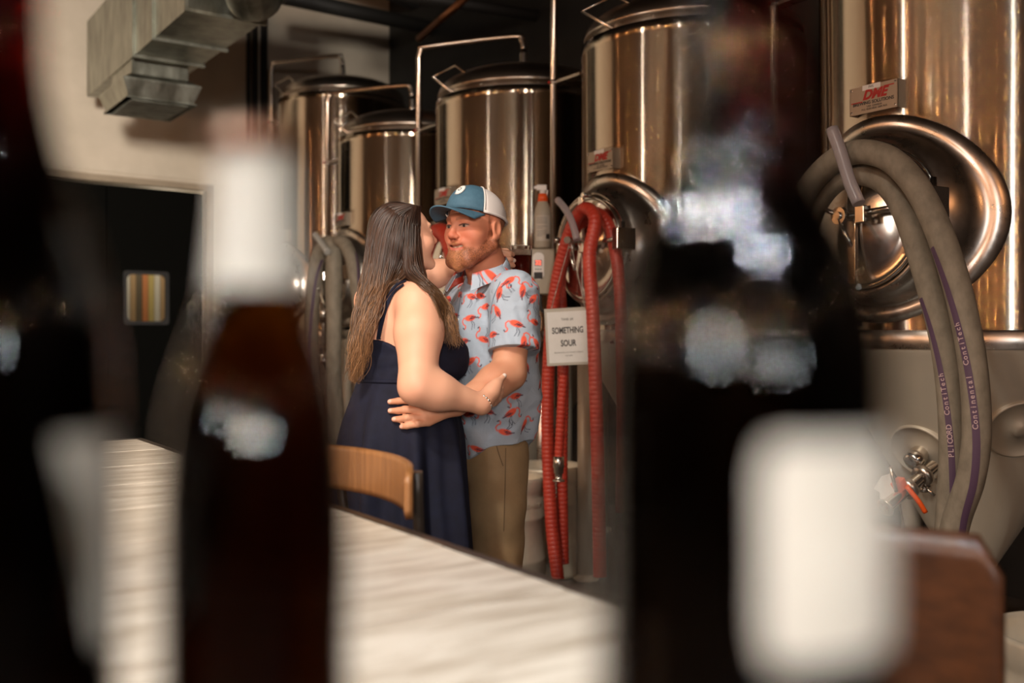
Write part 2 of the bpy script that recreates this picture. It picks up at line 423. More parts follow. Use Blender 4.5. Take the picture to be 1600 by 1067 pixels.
    text('logo', 'DME', .046, M_red, FT(.005, .014), pl_, bold=.0022, shear=.35, sx=1.05)
    mb = MB(); mb.box((-.092, py - .0008, zp - .0085), (-.045, py, zp - .0045)); mb.build('logo_bar', M_red, pl_); mb = MB(); mb.box((.045, py - .0008, zp + .0315), (.086, py, zp + .0355))
    mb.build('logo_bar', M_red, pl_)
    text('lettering', 'BREWING SOLUTIONS', .0165, M_ink, FT(0, -.013), pl_, bold=.0004, sx=1.02)
    text('address', 'USA  CANADA\nP.O. ADELAIDE  DER AUS', .0095, M_ink, FT(.005, -.031), pl_)
    for sx in (-1, 1):
        for sz in (-1, 1):
            mb = MB(); mb.lathe([(.005, 0), (.004, .003), (0, .004)], 8, T(sx * .091, py, zp + sz * .04) @ Rx(90)); mb.build('rivet', M_stud, pl_)
    mb = MB(); mb.box((-.045, py - .0006, zp + .033), (.03, py - .0001, zp + .051)); mb.build('sticker', M_sticker, pl_)
    # ports on the cone: racking arm disc at the front
    for (x, z, nm) in ((.02, .875, 'racking_port'), (.33, .98, 'sample_port')):
        r = RT - (ZB - z) * math.tan(R(30))
        y = -math.sqrt(max(r * r - x * x, .001))
        nrm = Vector((x, y, 0)).normalized() * math.cos(R(30)) + Vector((0, 0, -math.sin(R(30))))
        FM = frame(Vector((x, y, z)), (1, 0, 0), nrm)
        mb = MB(); mb.lathe([(.118, -.03), (.118, .010), (.114, .014), (.110, .014), (.106, .009), (.03, .010), (.026, .02), (0, .02)], 48, FM)
        po = mb.build(nm, M_cone, t)
        if nm == 'racking_port': mb = MB(); mb.lathe([(.03, .0), (.036, .03), (.036, .07), (.026, .08), (0, .08)], 28, FM); mb.build('port_neck', M_pol, po)
    # blow-off pipe: out of the head, across and down in front
    zt = top + .455
    pts = [(.0, .0, top + .2), (.0, .0, zt - .09), (-.01, -.01, zt - .03), (-.06, -.05, zt), (-.53, -.42, zt - .01), (-.575, -.445, zt - .03), (-.595, -.454, zt - .08), (-.595, -.454, .9)]
    mb = MB(); mb.tube([pts[0], pts[1]], .021, 14)
    cv = spline([Vector(p) for p in pts[1:-1]], 5) + [Vector(pts[-1])]
    mb.tube(cv, .0195, 14); mb.build('blowoff_pipe', M_pipe, t)
    mb = MB(); mb.lathe([(.022, 0), (.034, 0), (.034, .012), (.022, .012)], 16, T(-.005, -.003, top + .25)); mb.tube([(-.07, 0, top + .27), (.06, 0, top + .27)], .006, 8)
    mb.lathe([(.026, 0), (.026, .07)], 16, T(0, 0, top + .27)); mb.build('relief_valve', M_pol, t)
    mb = MB(); mb.box((-.60, -.458, top - .12), (-.36, -.40, top - .105)); mb.lathe([(.022, 0), (.026, 0), (.026, .02), (.022, .02)], 12, T(-.595, -.454, top - .122)); mb.build('pipe_bracket', M_pol2, t)
    mb = MB(); mb.lathe([(0, 0), (.007, .002), (.007, .01), (0, .012)], 10, T(-.595, -.48, top - .115) @ Rx(90)); mb.build('bracket_knob', M_orange if False else M_redcap, t)
    # bent rod handle on the rim
    mb = MB()
    mb.tube([tank_local(p, 2) + Vector((0, 0, top - 2.78)) for p in (P(711, 147, 6.13), P(676, 121, 6.3), P(712, 102, 6.2), P(753, 132, 6.0))], .0085, 8, 0)
    mb.build('rail_rod', M_pipe, t)
    return t
M_plate = mat('plate_steel', (.34, .29, .23), .4, .7)
M_redcap = mat('red_cap', srgb(180, 40, 30), .4)
tankA = make_tank(2.78)
tankB = make_tank(3.37)
lab = ['tall steel tank at the right edge with two grey hoses over its round hatch',
       'steel tank behind the red hoses and the paper sign',
       'steel tank right behind the man in the blue cap',
       'shorter steel tank behind the dark haired woman',
       'farthest steel tank, behind the grey hoses, its top above the tank beside it']
tanks = []
for k in range(5):
    o = tankA if k == 0 else (copy_tree(tankA) if k < 4 else tankB)
    o.location = AX1 + STEP * k + (Vector((.09, 0, 0)) if k == 4 else Vector((0, 0, 0)))
    o.rotation_euler = (0, 0, TH)
    tag(o, lab[k], 'tank', 'fermentation tanks in a row'); tanks.append(o)
text('sticker_number', 'FV5', .013, M_ink, Matrix.Translation((-.008, -RT - .0362, 2.188)) @ Rx(90), [c for c in tanks[0].children if c.name.startswith('nameplate')][0])
mb = MB(); mb.lathe([(RT + .0012, 1.335), (RT + .0012, 1.36)], 8, None, True, R(-104), R(-98)); ds = mb.build('size_sticker', mat('navy_sticker', srgb(26, 30, 48), .5), tanks[0])
#@@HOSES
# ------------------------------------------------------------------ hoses
def corrugated(pts, r, pitch=.021, amp=.0013, seg=16):
    pts = spline([Vector(p) for p in pts], 14)
    L = [0.]
    for a, b in zip(pts, pts[1:]): L.append(L[-1] + (b - a).length)
    n = int(L[-1] / pitch * 6); out = []; j = 0
    for i in range(n + 1):
        s = L[-1] * i / n
        while j < len(L) - 2 and L[j + 1] < s: j += 1
        out.append(pts[j].lerp(pts[j + 1], (s - L[j]) / max(L[j + 1] - L[j], 1e-6)))
    prof = (0, 0, 0, -1.2, -1.2, 0)
    mb = MB(); mb.tube(out, lambda t: r + amp * prof[int(round(t * n)) % 6], seg); return mb
def hp(k, off, lst): return [onplane(x, y, k, off + (q[0] if q else 0)) for x, y, *q in lst]
t1 = corrugated(hp(1, .80, [(872, 905), (862, 820), (856, 700), (856, 600), (862, 500), (872, 430), (888, 370, .0), (903, 336), (918, 326), (930, 345, .02), (921, 400, .05), (926, 480, .06), (931, 600, .06), (935, 740, .05), (938, 900, .04)]), .0315)
tag(t1.build('suction_hose', M_redhose), 'outer red corrugated hose looped over the hatch beside the sign', 'hose', 'red hoses on the second tank')
t2 = corrugated(hp(1, .72, [(880, 880), (878, 720), (880, 600), (878, 500), (876, 430), (892, 380), (912, 345), (930, 332), (950, 350), (962, 395), (968, 440), (972, 520), (974, 640), (972, 800)]), .029)
tag(t2.build('suction_hose', M_redhose), 'inner red hose whose right side bends out away from the sign', 'hose', 'red hoses on the second tank')
e = empty('transfer_hose'); tag(e, 'short bright red hose ending in a steel fitting below the sign', 'hose')
t3 = corrugated(hp(1, .86, [(883, 560), (879, 610), (876, 660), (873, 716)]), .022); t3.build('tube', M_redhose, e)
a = onplane(873, 714, 1, .86)
mb = MB(); mb.lathe([(0, .004), (.026, .004), (.026, -.05), (.023, -.052), (.023, -.075), (.017, -.08), (.017, -.105), (.028, -.107), (.028, -.115), (0, -.115)], 24, T(*a)); mb.build('fitting', M_pol2, e)
mb = MB(); mb.tube(hp(1, .90, [(871, 312), (882, 325), (893, 345), (902, 375)]), .017, 14, 8)
tag(mb.build('clear_tube', M_clear), 'clear braided tube end poking up left of the red hoses', 'tube')
# red hose on tank three, seen between the faces
t4 = corrugated(hp(2, .80, [(655, 700), (655, 520), (660, 420), (672, 375), (690, 362), (704, 385), (712, 440), (716, 560), (716, 700)]), .05)
tag(t4.build('suction_hose', M_redhose), 'red hose glimpsed between the two faces', 'hose')
# the big grey hoses over the near hatch
def grey(path, off, k, r, label, stripe=None, group=None, txt=None):
    e = empty('brew_hose'); tag(e, label, 'hose', group)
    pts = spline([Vector(p) for p in hp(k, off, path)], 10)
    mb = MB(); mb.tube(pts, r, 24); mb.build('tube', M_greyhose, e)
    if stripe:
        a0, a1, w = stripe; n = len(pts); v = []; f = []; i0, i1 = int(a0 * n), int(a1 * n)
        mid = []
        for i in range(i0, i1):
            t = (pts[min(i+1, n-1)] - pts[i-1]).normalized(); q = (i - i0) / (i1 - i0)
            view = (Vector((0, 0, CZ)) - pts[i]).normalized(); view = (view - t * view.dot(t)).normalized(); sd = t.cross(view)
            ph = R(58) - R(105) * q if txt is not False else R(-60) + R(100) * q
            mid.append(pts[i] + (view * math.cos(ph) + sd * math.sin(ph)) * (r + .001))
            for s_ in (-1, -.33, .33, 1):
                b = ph + s_ * w; v.append(pts[i] + (view * math.cos(b) + sd * math.sin(b)) * (r + .0008))
        for i in range(i1 - i0 - 1):
            for j in range(3): a = i * 4 + j; f.append((a, a + 1, a + 5, a + 4))
        mb = MB(); mb.add(v, f); so = mb.build('stripe', M_purple, e)
        if txt:
            L = 0.; letters = list(txt)[::-1]; k_ = 0; want = .25
            for i in range(1, len(mid)):
                seg = (mid[i] - mid[i-1]).length
                while k_ < len(letters) and L + seg >= want:
                    q = (want - L) / seg; p = mid[i-1].lerp(mid[i], q); tt = (mid[i] - mid[i-1]).normalized()
                    if letters[k_] != ' ':
                        c0 = pts[i0 + i]; nn = (p - c0); nn = (nn - tt * nn.dot(tt)).normalized()
                        text('letter', letters[k_], .022, M_purpletext, frame(p + nn * .0006, -tt, nn), so, bold=.0003)
                    k_ += 1; want += .0145
                L += seg
    return e
grey([(1238, 900), (1226, 760), (1218, 600), (1218, 480), (1228, 380), (1252, 312), (1290, 262), (1335, 238), (1385, 246), (1425, 282), (1458, 340), (1486, 415), (1508, 500), (1522, 590), (1526, 680), (1516, 750), (1494, 815), (1478, 900)], .86, 0, .041,
     'outer of the two thick grey hoses hung over the near tank hatch', (.62, .99, .26), 'grey hoses on the near tank', 'Continental  ContiTech')
grey([(1262, 900), (1252, 760), (1246, 600), (1246, 480), (1254, 390), (1274, 325), (1305, 285), (1345, 272), (1382, 286), (1410, 325), (1432, 385), (1452, 450), (1470, 520), (1482, 600), (1487, 690), (1484, 780), (1478, 860), (1474, 940)], .80, 0, .038,
     'inner of the two thick grey hoses hung over the near tank hatch', (.66, .98, .24), 'grey hoses on the near tank', 'PLICORD  ContiTech')
mb = MB(); mb.tube(hp(0, .93, [(1300, 201), (1314, 240), (1328, 285), (1342, 318)]), .021, 18, 6)
tag(mb.build('clear_tube', M_clear), 'clear ribbed tube end standing up over the near hatch', 'tube')
# far grey hoses at the left
grey([(505, 700), (492, 640), (485, 540), (490, 440), (500, 395), (514, 380), (522, 400), (522, 500), (520, 600), (522, 700)], .82, 3, .055, 'leftmost thin grey hose hanging at the far tank, left of the woman', (.05, .45, .2), 'far grey hoses', False)
grey([(530, 700), (522, 560), (518, 440), (522, 385), (535, 378), (548, 400), (556, 440), (566, 520), (572, 600), (575, 700)], .80, 3, .045, 'grey hose at the far tank running down behind the woman', (.55, .9, .2), 'far grey hoses', False)
mb = MB(); mb.tube(hp(3, .9, [(492, 366), (501, 378), (512, 394)]), .024, 12, 5)
tag(mb.build('clear_tube', mat('grey_pvc', (.3, .29, .26), .4)), 'grey tube end poking above the far grey hoses', 'tube')
#@@FITTINGS
# ------------------------------------------------------------------ sampling valve on the near cone
def valve():
    t = empty('racking_valve'); tag(t, 'steel valve with orange handle and white tag on the near tank cone', 'valve')
    A = onplane(1452, 735, 0, .40); B = onplane(1384, 792, 0, .62)
    d = (B - A).normalized()
    mb = MB(); mb.tube([A - d*.03, B], .0235, 24, caps=False); mb.tube([A - d*.03, B], .020, 24, caps=False)
    mb.lathe([(.020, 0), (.032, 0), (.034, .004), (.032, .008), (.020, .008)], 24, frame(B, (1, 0, 0), d)); mb.build('outlet', M_pol, t)
    for q in (.15, .5):
        c = A.lerp(B, q); mb = MB(); mb.lathe([(.024, -.016), (.038, -.012), (.040, 0), (.038, .012), (.024, .016)], 24, frame(c, (1, 0, 0), d)); mb.build('clamp', M_pol2, t)
    c = A.lerp(B, .62); M_ = frame(c, (0, 0, 1), d)
    mb = MB(); mb.box((-.012, -.016, -.02), (.055, .016, .03), M_, .004)
    mb.tube([c + Vector((-.0, -.03, .03)), c + Vector((.035, -.05, -.02)), c + Vector((.06, -.05, -.06))], .009, 10, 5)
    mb.build('handle', M_orange, t)
    mb = MB(); mb.tube([P(1391, 730, c.y - .06), P(1400, 768, c.y - .05)], .0065, 10); mb.build('lever', M_pol2, t)
    yy = c.y - .02
    v = [P(1366, 764, yy), P(1378, 745, yy), P(1392, 740, yy + .01), P(1398, 762, yy + .01), P(1400, 782, yy), P(1376, 784, yy), P(1375, 770, yy)]
    mb = MB(); n = len(v); mb.add([p[:] for p in v] + [(p + Vector((.002, .012, 0)))[:] for p in v], [tuple(range(n)), tuple(range(n, 2*n))[::-1]] + [(i, n+i, n+(i+1) % n, (i+1) % n) for i in range(n)], None, False)
    mb.build('tag', M_white, t)
    mb = MB(); D = P(1444, 760, c.y + .06)
    mb.tube([D, D + Vector((.03, -.02, -.03))], .006, 8); mb.tube([D + Vector((-.012, 0, .03)), D + Vector((.02, 0, -.0))], .006, 8); mb.lathe([(0, 0), (.014, 0), (.014, .02), (0, .02)], 12, T(*(D + Vector((.0, 0, -.02))))); mb.build('wing_nut', M_pol, t)
    mb = MB(); mb.tube([P(1401, 775, c.y + .03), P(1408, 800, c.y + .05), P(1416, 850, c.y + .08)], .004, 6, 4); mb.build('cable', M_pol2, t)
valve()
# ------------------------------------------------------------------ paper sign on chains
def sign():
    y = 4.55
    TL, TR, BL = P(850, 483, y + .03), P(919, 479, y), P(855, 572, y + .03)
    x = (TR - TL); wdt = x.length; z = (TL - BL); hgt = z.length
    M_ = frame(BL, x, x.cross(z))
    t = empty('paper_sign'); tag(t, 'white laminated sheet reading SOMETHING SOUR hung on bead chain', 'sign')
    M_lam = mat('laminate', srgb(176, 172, 160), .3); M_paper = vary(mat('paper', (.7, .7, .68), .6), srgb(205, 205, 200), srgb(216, 216, 212), 14, bump=.3)
    mb = MB(); mb.box((0, 0, -.002), (wdt, hgt, 0), M_); mb.build('sleeve', M_lam, t)
    mb = MB(); mb.box((.011, .012, .0), (wdt - .004, hgt - .016, .0012), M_); mb.build('sheet', M_paper, t)
    cx = wdt * .51
    def tx(nm, s, size, yy, b=0., sx=1.): text(nm, s, size, M_ink, M_ @ Matrix.Translation((cx, hgt * yy, .0016)), t, bold=b, sx=sx)
    tx('heading', 'TANK #4', .017, .80, 0, .8); tx('title', 'SOMETHING', .040, .605, .0011, .64); tx('title', 'SOUR', .040, .38, .0011, .68)
    tx('small_print', 'Berlinerweisse sour ale with raspberry', .0085, .225); tx('small_print', '4.2% ABV', .0085, .165)
    M_ch = mat('bead_chain', (.75, .7, .62), .3, 1.)
    top = P(891, 376, y + .1)
    for end in (P(862, 480, y + .02), P(914, 480, y - .0)):
        mb = MB(); n = 34
        for i in range(n):
            c = top.lerp(end, i / (n - 1)); mb.lathe([(0, -.0035), (.003, -.0018), (.0035, 0), (.003, .0018), (0, .0035)], 6, T(*c))
        mb.tube([top, end], .001, 4); mb.build('chain', M_ch, t)
sign()
mb = MB(); a = onplane(890, 375, 1, .66); b = onplane(903, 377, 1, .93)
mb.tube([onplane(925, 377, 1, .66), P(888, 375, 4.64)], .012, 14); mb.tube([P(886, 375, 4.63), P(890, 375, 4.66)], .017, 12)
tag(mb.build('hanging_rod', M_pol), 'steel rod across the second hatch holding the chain', 'rod')
mb = MB(); mb.box((0, 0, 0), (.02, .02, .12), T(*P(884 + 16, 345 + 40, 4.62)), .002)
# ------------------------------------------------------------------ spray bottle and controller
def spray():
    y = 5.10; s = y / F
    c = P(848, 388, y); t = empty('spray_bottle', c); tag(t, 'white spray bottle with orange collar and label above the controller', 'bottle')
    mb = MB(); mb.lathe([(0, 0), (.040, 0), (.044, .006), (.044, .17), (.040, .20), (.026, .235), (.017, .25), (.017, .255)], 32); mb.build('body', mat('milky_plastic', srgb(172, 166, 150), .35, 0, Subsurface_Weight=0.), t)
    mb = MB(); mb.lathe([(.019, 0), (.027, .002), (.022, .04), (.018, .042)], 24, T(0, 0, .238)); mb.build('collar', M_orange, t)
    mb = MB(); mb.lathe([(.017, .275), (.015, .29), (.012, .30)], 16); mb.box((-.032, -.012, .296), (.02, .012, .325), None, .004); mb.box((-.044, -.008, .305), (-.03, .008, .318)); mb.box((-.022, -.006, .262), (-.014, .006, .298), Ry(8), .002)
    mb.build('trigger', M_white, t)
    M_lbl = mat('spray_label', srgb(186, 182, 170), .5)
    mb = MB(); mb.lathe([(.0446, .035), (.0446, .165)], 20, None, True, R(215), R(330)); lb = mb.build('label', M_lbl, t)
    for i, z in enumerate((.152, .143, .134, .125, .108, .099, .085, .076, .068, .060)):
        mb = MB(); mb.lathe([(.0449, z), (.0449, z + .0025)], 10, None, True, R(228), R(228 + (70 if i not in (5, 9) else 40))); mb.build('text_line', mat('grey_ink', (.2, .2, .2), .6) if i == 0 else bpy.data.materials['grey_ink'], lb)
    mb = MB(); mb.lathe([(.0449, .045), (.0449, .07)], 6, None, True, R(290), R(318)); mb.build('barcode', M_ink, lb)
    t2 = empty('tank_controller', P(848, 460, y)); tag(t2, 'beige wall controller box with red digits below the spray bottle', 'controller')
    h = 72 * s - .004
    mb = MB(); mb.box((-.064, -.035, 0), (.060, .045, h), None, .006); bx = mb.build('housing', mat('beige_plastic', srgb(160, 152, 132), .4), t2)
    mb = MB(); v = rrect(-.052, .006, .075, h - .02, .026, -.0375); v2 = [(p[0], -.033, p[2]) for p in v]; n = len(v)
    mb.add(v + v2, [tuple(range(n))] + [(i, i + n, (i + 1) % n + n, (i + 1) % n) for i in range(n)], None, False); mb.build('faceplate', M_white, t2)
    mb = MB(); mb.box((-.042, -.040, h - .088), (-.006, -.037, h - .058)); mb.build('display', mat('display_red', (.10, .004, .004), .3), t2)
    m = mat('digits', (.8, .1, .05), .5); bsdf(m).inputs['Emission Color'].default_value = (1, .12, .06, 1); bsdf(m).inputs['Emission Strength'].default_value = 1.5
    text('digits', '32', .03, m, Matrix.Translation((-.024, -.0405, h - .073)) @ Rx(90), t2, bold=.001)
    mb = MB(); mb.box((-.046, -.040, .078), (-.002, -.036, .112), None, .002); mb.build('badge', M_ink, t2)
    for i in range(3): mb = MB(); mb.lathe([(.004, 0), (.003, .003), (0, .003)], 8, T(-.036 + .012 * i, -.037, h - .105) @ Rx(90)); mb.build('button', M_ink, t2)
    mb = MB(); mb.tube([(-.01, 0, 0), (-.01, 0, -.05), (.0, -.0, -.085), (.03, .0, -.09), (.06, .02, -.06)], .008, 8, 6); mb.build('cable', M_black, t2)
    # bracket to the blow-off pipe of the second tank
    mb = MB(); mb.box((.0, .045, .1), (.06, .075, .14)); p = Vector((.233, 5.42, 0)) - Vector((P(848, 460, y).x, y, 0))
    mb.tube([(.03, .04, .12), (p.x, p.y, .12)], .012, 8); mb.build('bracket', M_pol2, t2)
spray()
# glass of beer is built with the woman's hand further down
# valve on the third tank's drain line
def drain():
    t = empty('drain_line'); tag(t, 'vertical steel drain line with a blue lever behind the man', 'pipe')
    mb = MB(); x = P(846, 600, 5.75)
    mb.tube([(x.x, x.y, 1.25), (x.x, x.y, .0)], .026, 16); mb.tube([(x.x - .06, x.y + .05, 1.33), (x.x - .03, x.y, 1.31), (x.x, x.y, 1.25)], .026, 16, 5); mb.build('pipe', M_pol2, t)
    mb = MB(); c = P(846, 622, 5.75); mb.tube([c, c + Vector((-.03, -.04, 0))], .012, 10); mb.lathe([(.026, -.03), (.035, -.02), (.035, .02), (.026, .03)], 16, T(*c)); mb.build('valve', M_pol, t)
    mb = MB(); mb.box((-.10, -.055, -.009), (-.02, -.04, .011), T(*c), .004); mb.build('lever', M_blue, t)
drain()
# fittings in front of the far tank
def far_fit():
    for px, py, lb in ((505, 560, 'upper steel valve cluster between the far grey hoses'), (505, 640, 'lower steel valve cluster between the far grey hoses'), (470, 575, 'small steel sampling tap left of the far grey hoses')):
        c = onplane(px, py, 3, .62) if px > 480 else onplane(px, py, 4, .55); t = empty('sample_valve', c, TH); tag(t, lb, 'valve', None)
        mb = MB(); mb.lathe([(0, -.1), (.02, -.1), (.02, -.03), (.04, -.028), (.04, .0), (.026, .004), (.026, .08), (.05, .085), (.05, .1), (0, .1)], 18, Rx(90 if px < 480 else 20)); mb.build('body', M_pol, t)
        mb = MB(); mb.tube([(0, -.02, 0), (-.13, -.08, -.04)], .009, 8); mb.build('lever', M_pol, t)
    t = empty('gas_regulator', onplane(505, 455, 3, .6)); tag(t, 'steel regulator with a small red cap between the far grey hoses', 'regulator')
    mb = MB(); mb.tube([(0, 0, .15), (0, 0, -.55)], .018, 12); mb.tube([(0, 0, -.1), (0, 0, -.25)], .035, 14); mb.build('stem', M_pol2, t)
    mb = MB(); mb.lathe([(0, 0), (.04, 0), (.04, .03), (.02, .04), (0, .04)], 14, T(0, -.02, .03) @ Rx(90)); mb.build('cap', M_redcap, t)
far_fit()
#@@KEGS
def make_keg():
    t = empty('beer_keg')
    prof = [(.17, .0), (.195, .005), (.200, .03), (.192, .075), (.200, .09), (.202, .17), (.2055, .18), (.2055, .195), (.200, .205), (.199, .38), (.2055, .39), (.2055, .405), (.200, .415), (.198, .49), (.188, .505), (.196, .52), (.200, .575), (.196, .59), (.190, .59), (.187, .575), (.184, .52), (.15, .515), (.06, .53), (0, .53)]
    mb = MB(); mb.lathe(prof, 64); mb.build('body', vary(mat('keg_steel', (.55, .5, .43), .38, .35), srgb(176, 168, 150), srgb(200, 192, 174), 6, rough=(.3, .48)), t)
    mb = MB(); mb.lathe([(.03, .525), (.032, .55), (.02, .555), (0, .555)], 20); mb.build('spear_neck', M_pol2, t)
    for a in (40, 220):
        mb = MB(); mb.lathe([(.2005, .535), (.2015, .54), (.2015, .562), (.2005, .567)], 8, Rz(a - 14), True, 0, R(28)); mb.build('handhole', M_black, t)
    me = text('embossing', 'BREWERY', .03, bpy.data.materials['keg_steel'], Matrix.Identity(4), t, bold=.001, depth=.002)
    for v in me.data.vertices:
        a = R(-90) + v.co.x / .2; rr = .2 + v.co.z * .8; z = v.co.y; v.co = (rr * math.cos(a), rr * math.sin(a), .46 + z)
    return t
k1 = make_keg(); k1.location = P(790, 600, 5.0) * 1; k1.location.z = 0; k1.rotation_euler.z = R(40)
tag(k1, 'steel keg on the floor directly behind the man, left of the pair', 'keg', 'steel kegs')
k2 = copy_tree(k1); k2.location = (.19, 5.42, 0); k2.rotation_euler.z = R(12); tag(k2, 'steel keg on the floor behind the red hose', 'keg', 'steel kegs')
k3 = copy_tree(k1); k3.location = P(1688, 600, 2.4); k3.location.z = 0; k3.rotation_euler.z = R(70); tag(k3, 'pale keg rim in the bottom right corner', 'keg', 'steel kegs')
#@@DUCT
# ------------------------------------------------------------------ supply duct with its register, pipes on the wall
ZD = CZ + 1.93
Dn = Vector((-1.938, 5.96, 0)); Df = Vector((-3.37, 8.02, 0))
DU = (Df - Dn).normalized(); DW = Vector((-DU.y, DU.x, 0)) * -1   # width direction (to the right/away)
if DW.x < 0: DW = -DW
def dpt(a, b, z): return Dn + DU * a + DW * b + Vector((0, 0, z))
Ld = (Df - Dn).length + .25
duct = empty('supply_duct'); tag(duct, 'galvanised rectangular duct hanging at the upper left', 'duct')
Md = frame(Dn + Vector((0, 0, ZD)), DU, (0, 0, 1))        # x along, y = z cross x
ysign = 1 if Md.to_3x3() @ Vector((0, 1, 0)) @ DW > 0 else -1
def dbox(x0, x1, y0, y1, z0, z1):
    return (x0, min(y0 * ysign, y1 * ysign), z0), (x1, max(y0 * ysign, y1 * ysign), z1)
mb = MB(); mb.box(*dbox(0, Ld, 0, .47, 0, .62), Md); mb.build('trunk', M_galv, duct)
for x in (0.0, .72, 1.22):
    mb = MB(); mb.box(*dbox(x, x + .025, -.02, .49, -.02, .64), Md); mb.build('flange', M_galv, duct)
mb = MB(); 
mb.box(*dbox(-.55, -.02, .0, .47, .10, .62), Md); mb.build('elbow', M_galv, duct)
mb = MB(); c = P(400, 0, 6.0)
mb.lathe([(.16, 0), (.17, .02), (.17, .3)], 32, T(c.x, c.y, c.z) @ Rx(70)); mb.build('collar', M_galv, duct)
reg = empty('air_register'); tag(reg, 'galvanised register box with a slotted grille under the duct', 'air vent')
def regbox(n, px0, px1, y0, y1, M_, py0, py1):
    pass
xa = 1.33; xb = 1.98
mb = MB()
prof_t = [(xa + .0, .0), (xb, .0), (xb, .47), (xa, .47)]
def quad(z, g): return [Md @ Vector((x, y * ysign, z)) for x, y in ((xa - g, -.02 - g), (xb + g, -.02 - g), (xb + g, .44 + g), (xa - g, .44 + g))]
rings = [quad(.0, -.03), quad(-.10, -.03), quad(-.14, .03), quad(-.145, .045), quad(-.16, .045), quad(-.27, .0), quad(-.275, .02), quad(-.285, .02)]
v = [p[:] for r in rings for p in r]; f = []
for j in range(len(rings) - 1):
    for i in range(4): f.append((j*4+i, j*4+(i+1) % 4, j*4+4+(i+1) % 4, j*4+4+i))
mb.add(v, f, None, False); mb.build('plenum', M_galv, reg)
for i in range(9):
    x = xa + .03 + i * .07; mb = MB(); mb.box(*dbox(x, x + .045, .01, .41, -.292, -.27), Md); mb.build('slat', M_galv, reg)
M_pvc = mat('dark_conduit', (.018, .017, .015), .6)
for i, (px, r) in enumerate(((384, .022), (394, .03), (408, .035))):
    p, t_ = wallpt(px); q = Vector((p.x, p.y, 0)) + Vector((.643, -.767, 0)) * (.06)
    mb = MB(); mb.tube([(q.x, q.y, .0), (q.x, q.y, WH)], r, 12); o = mb.build('conduit', M_pvc)
    tag(o, ['thin leftmost wall conduit right of the duct', 'middle wall conduit right of the duct', 'thick right-hand wall conduit beside the far tank'][i], 'pipe', 'wall conduits')
# dark pipes and joists under the ceiling
for i, (a, b, r, lb) in enumerate(((P(440, -6, 8.5), P(760, 62, 10.5), .07, 'dark ceiling pipe over the far tanks'), (P(560, -20, 7.5), P(1000, 50, 9.0), .05, 'thin dark ceiling pipe above the man'), (P(735, -10, 7.0), P(655, 60, 8.2), .03, 'bent copper pipe under the ceiling'))):
    if a.z > WH: a.z = WH - .1
    if b.z > WH: b.z = WH - .1
    m_ = M_pvc if i < 2 else mat('copper', (.45, .2, .1), .35, 1.)
    mb = MB(); mb.tube([a, b], r, 12); tag(mb.build('ceiling_pipe', m_), lb, 'pipe')
for i in range(8):
    o_ = Vector((-5 + i * 1.4, 4, WH - .3)); mb = MB(); mb.box((-.05, -9, 0), (.05, 9, .3), T(*o_) @ Rz(-33)); 
    struct(mb.build('trim_%d' % (3 + i), M_ceil))
#@@TABLE
# ------------------------------------------------------------------ tall table, stools
TZ = .95
E1, E2 = Vector((.125, 1.39, 0)), Vector((-.392, 2.14, 0)); TD = (E2 - E1).normalized(); TN = Vector((-TD.y, TD.x, 0))  # TN to the left
far = E1 + TD * 2.47; near = E1 - TD * .30
tbl = empty('bar_table', (near.x, near.y, 0), math.atan2(TD.y, TD.x)); tag(tbl, 'tall bar table with a whitewashed plank top and dark edge', 'table')
TL_ = (far - near).length; TW = 1.0
M_plank = vary(mat('whitewash', (.6, .56, .5), .4), srgb(160, 146, 126), srgb(216, 208, 194), 7, stretch=(4, .7, 1), detail=7, lo=.25, hi=.6, rough=(.3, .5), dist=.4)
nP = 24
for i in range(nP):
    x0 = .02 + i * (TL_ - .04) / nP; x1 = .02 + (i + 1) * (TL_ - .04) / nP - .0025
    mb = MB(); mb.box((x0, .02, TZ - .03), (x1, TW - .02, TZ - .0005 * (i % 3))); mb.build('plank', M_plank, tbl)
M_edge = mat('dark_edge', (.03, .022, .016), .4)
mb = MB(); mb.box((0, 0, TZ - .05), (TL_, .02, TZ + .001)); mb.box((0, TW - .02, TZ - .05), (TL_, TW, TZ + .001)); mb.box((0, 0, TZ - .05), (.02, TW, TZ + .001)); mb.box((TL_ - .02, 0, TZ - .05), (TL_, TW, TZ + .001)); mb.build('edge_band', M_edge, tbl)
mb = MB(); mb.box((.02, .02, TZ - .05), (TL_ - .02, TW - .02, TZ - .032)); mb.build('underside', M_edge, tbl)
for x in (.45, TL_ - .45):
    mb = MB(); mb.box((x - .04, .46, .02), (x + .04, .54, TZ - .05)); mb.box((x - .05, .15, 0), (x + .05, .85, .03)); mb.build('pedestal', M_edge, tbl)

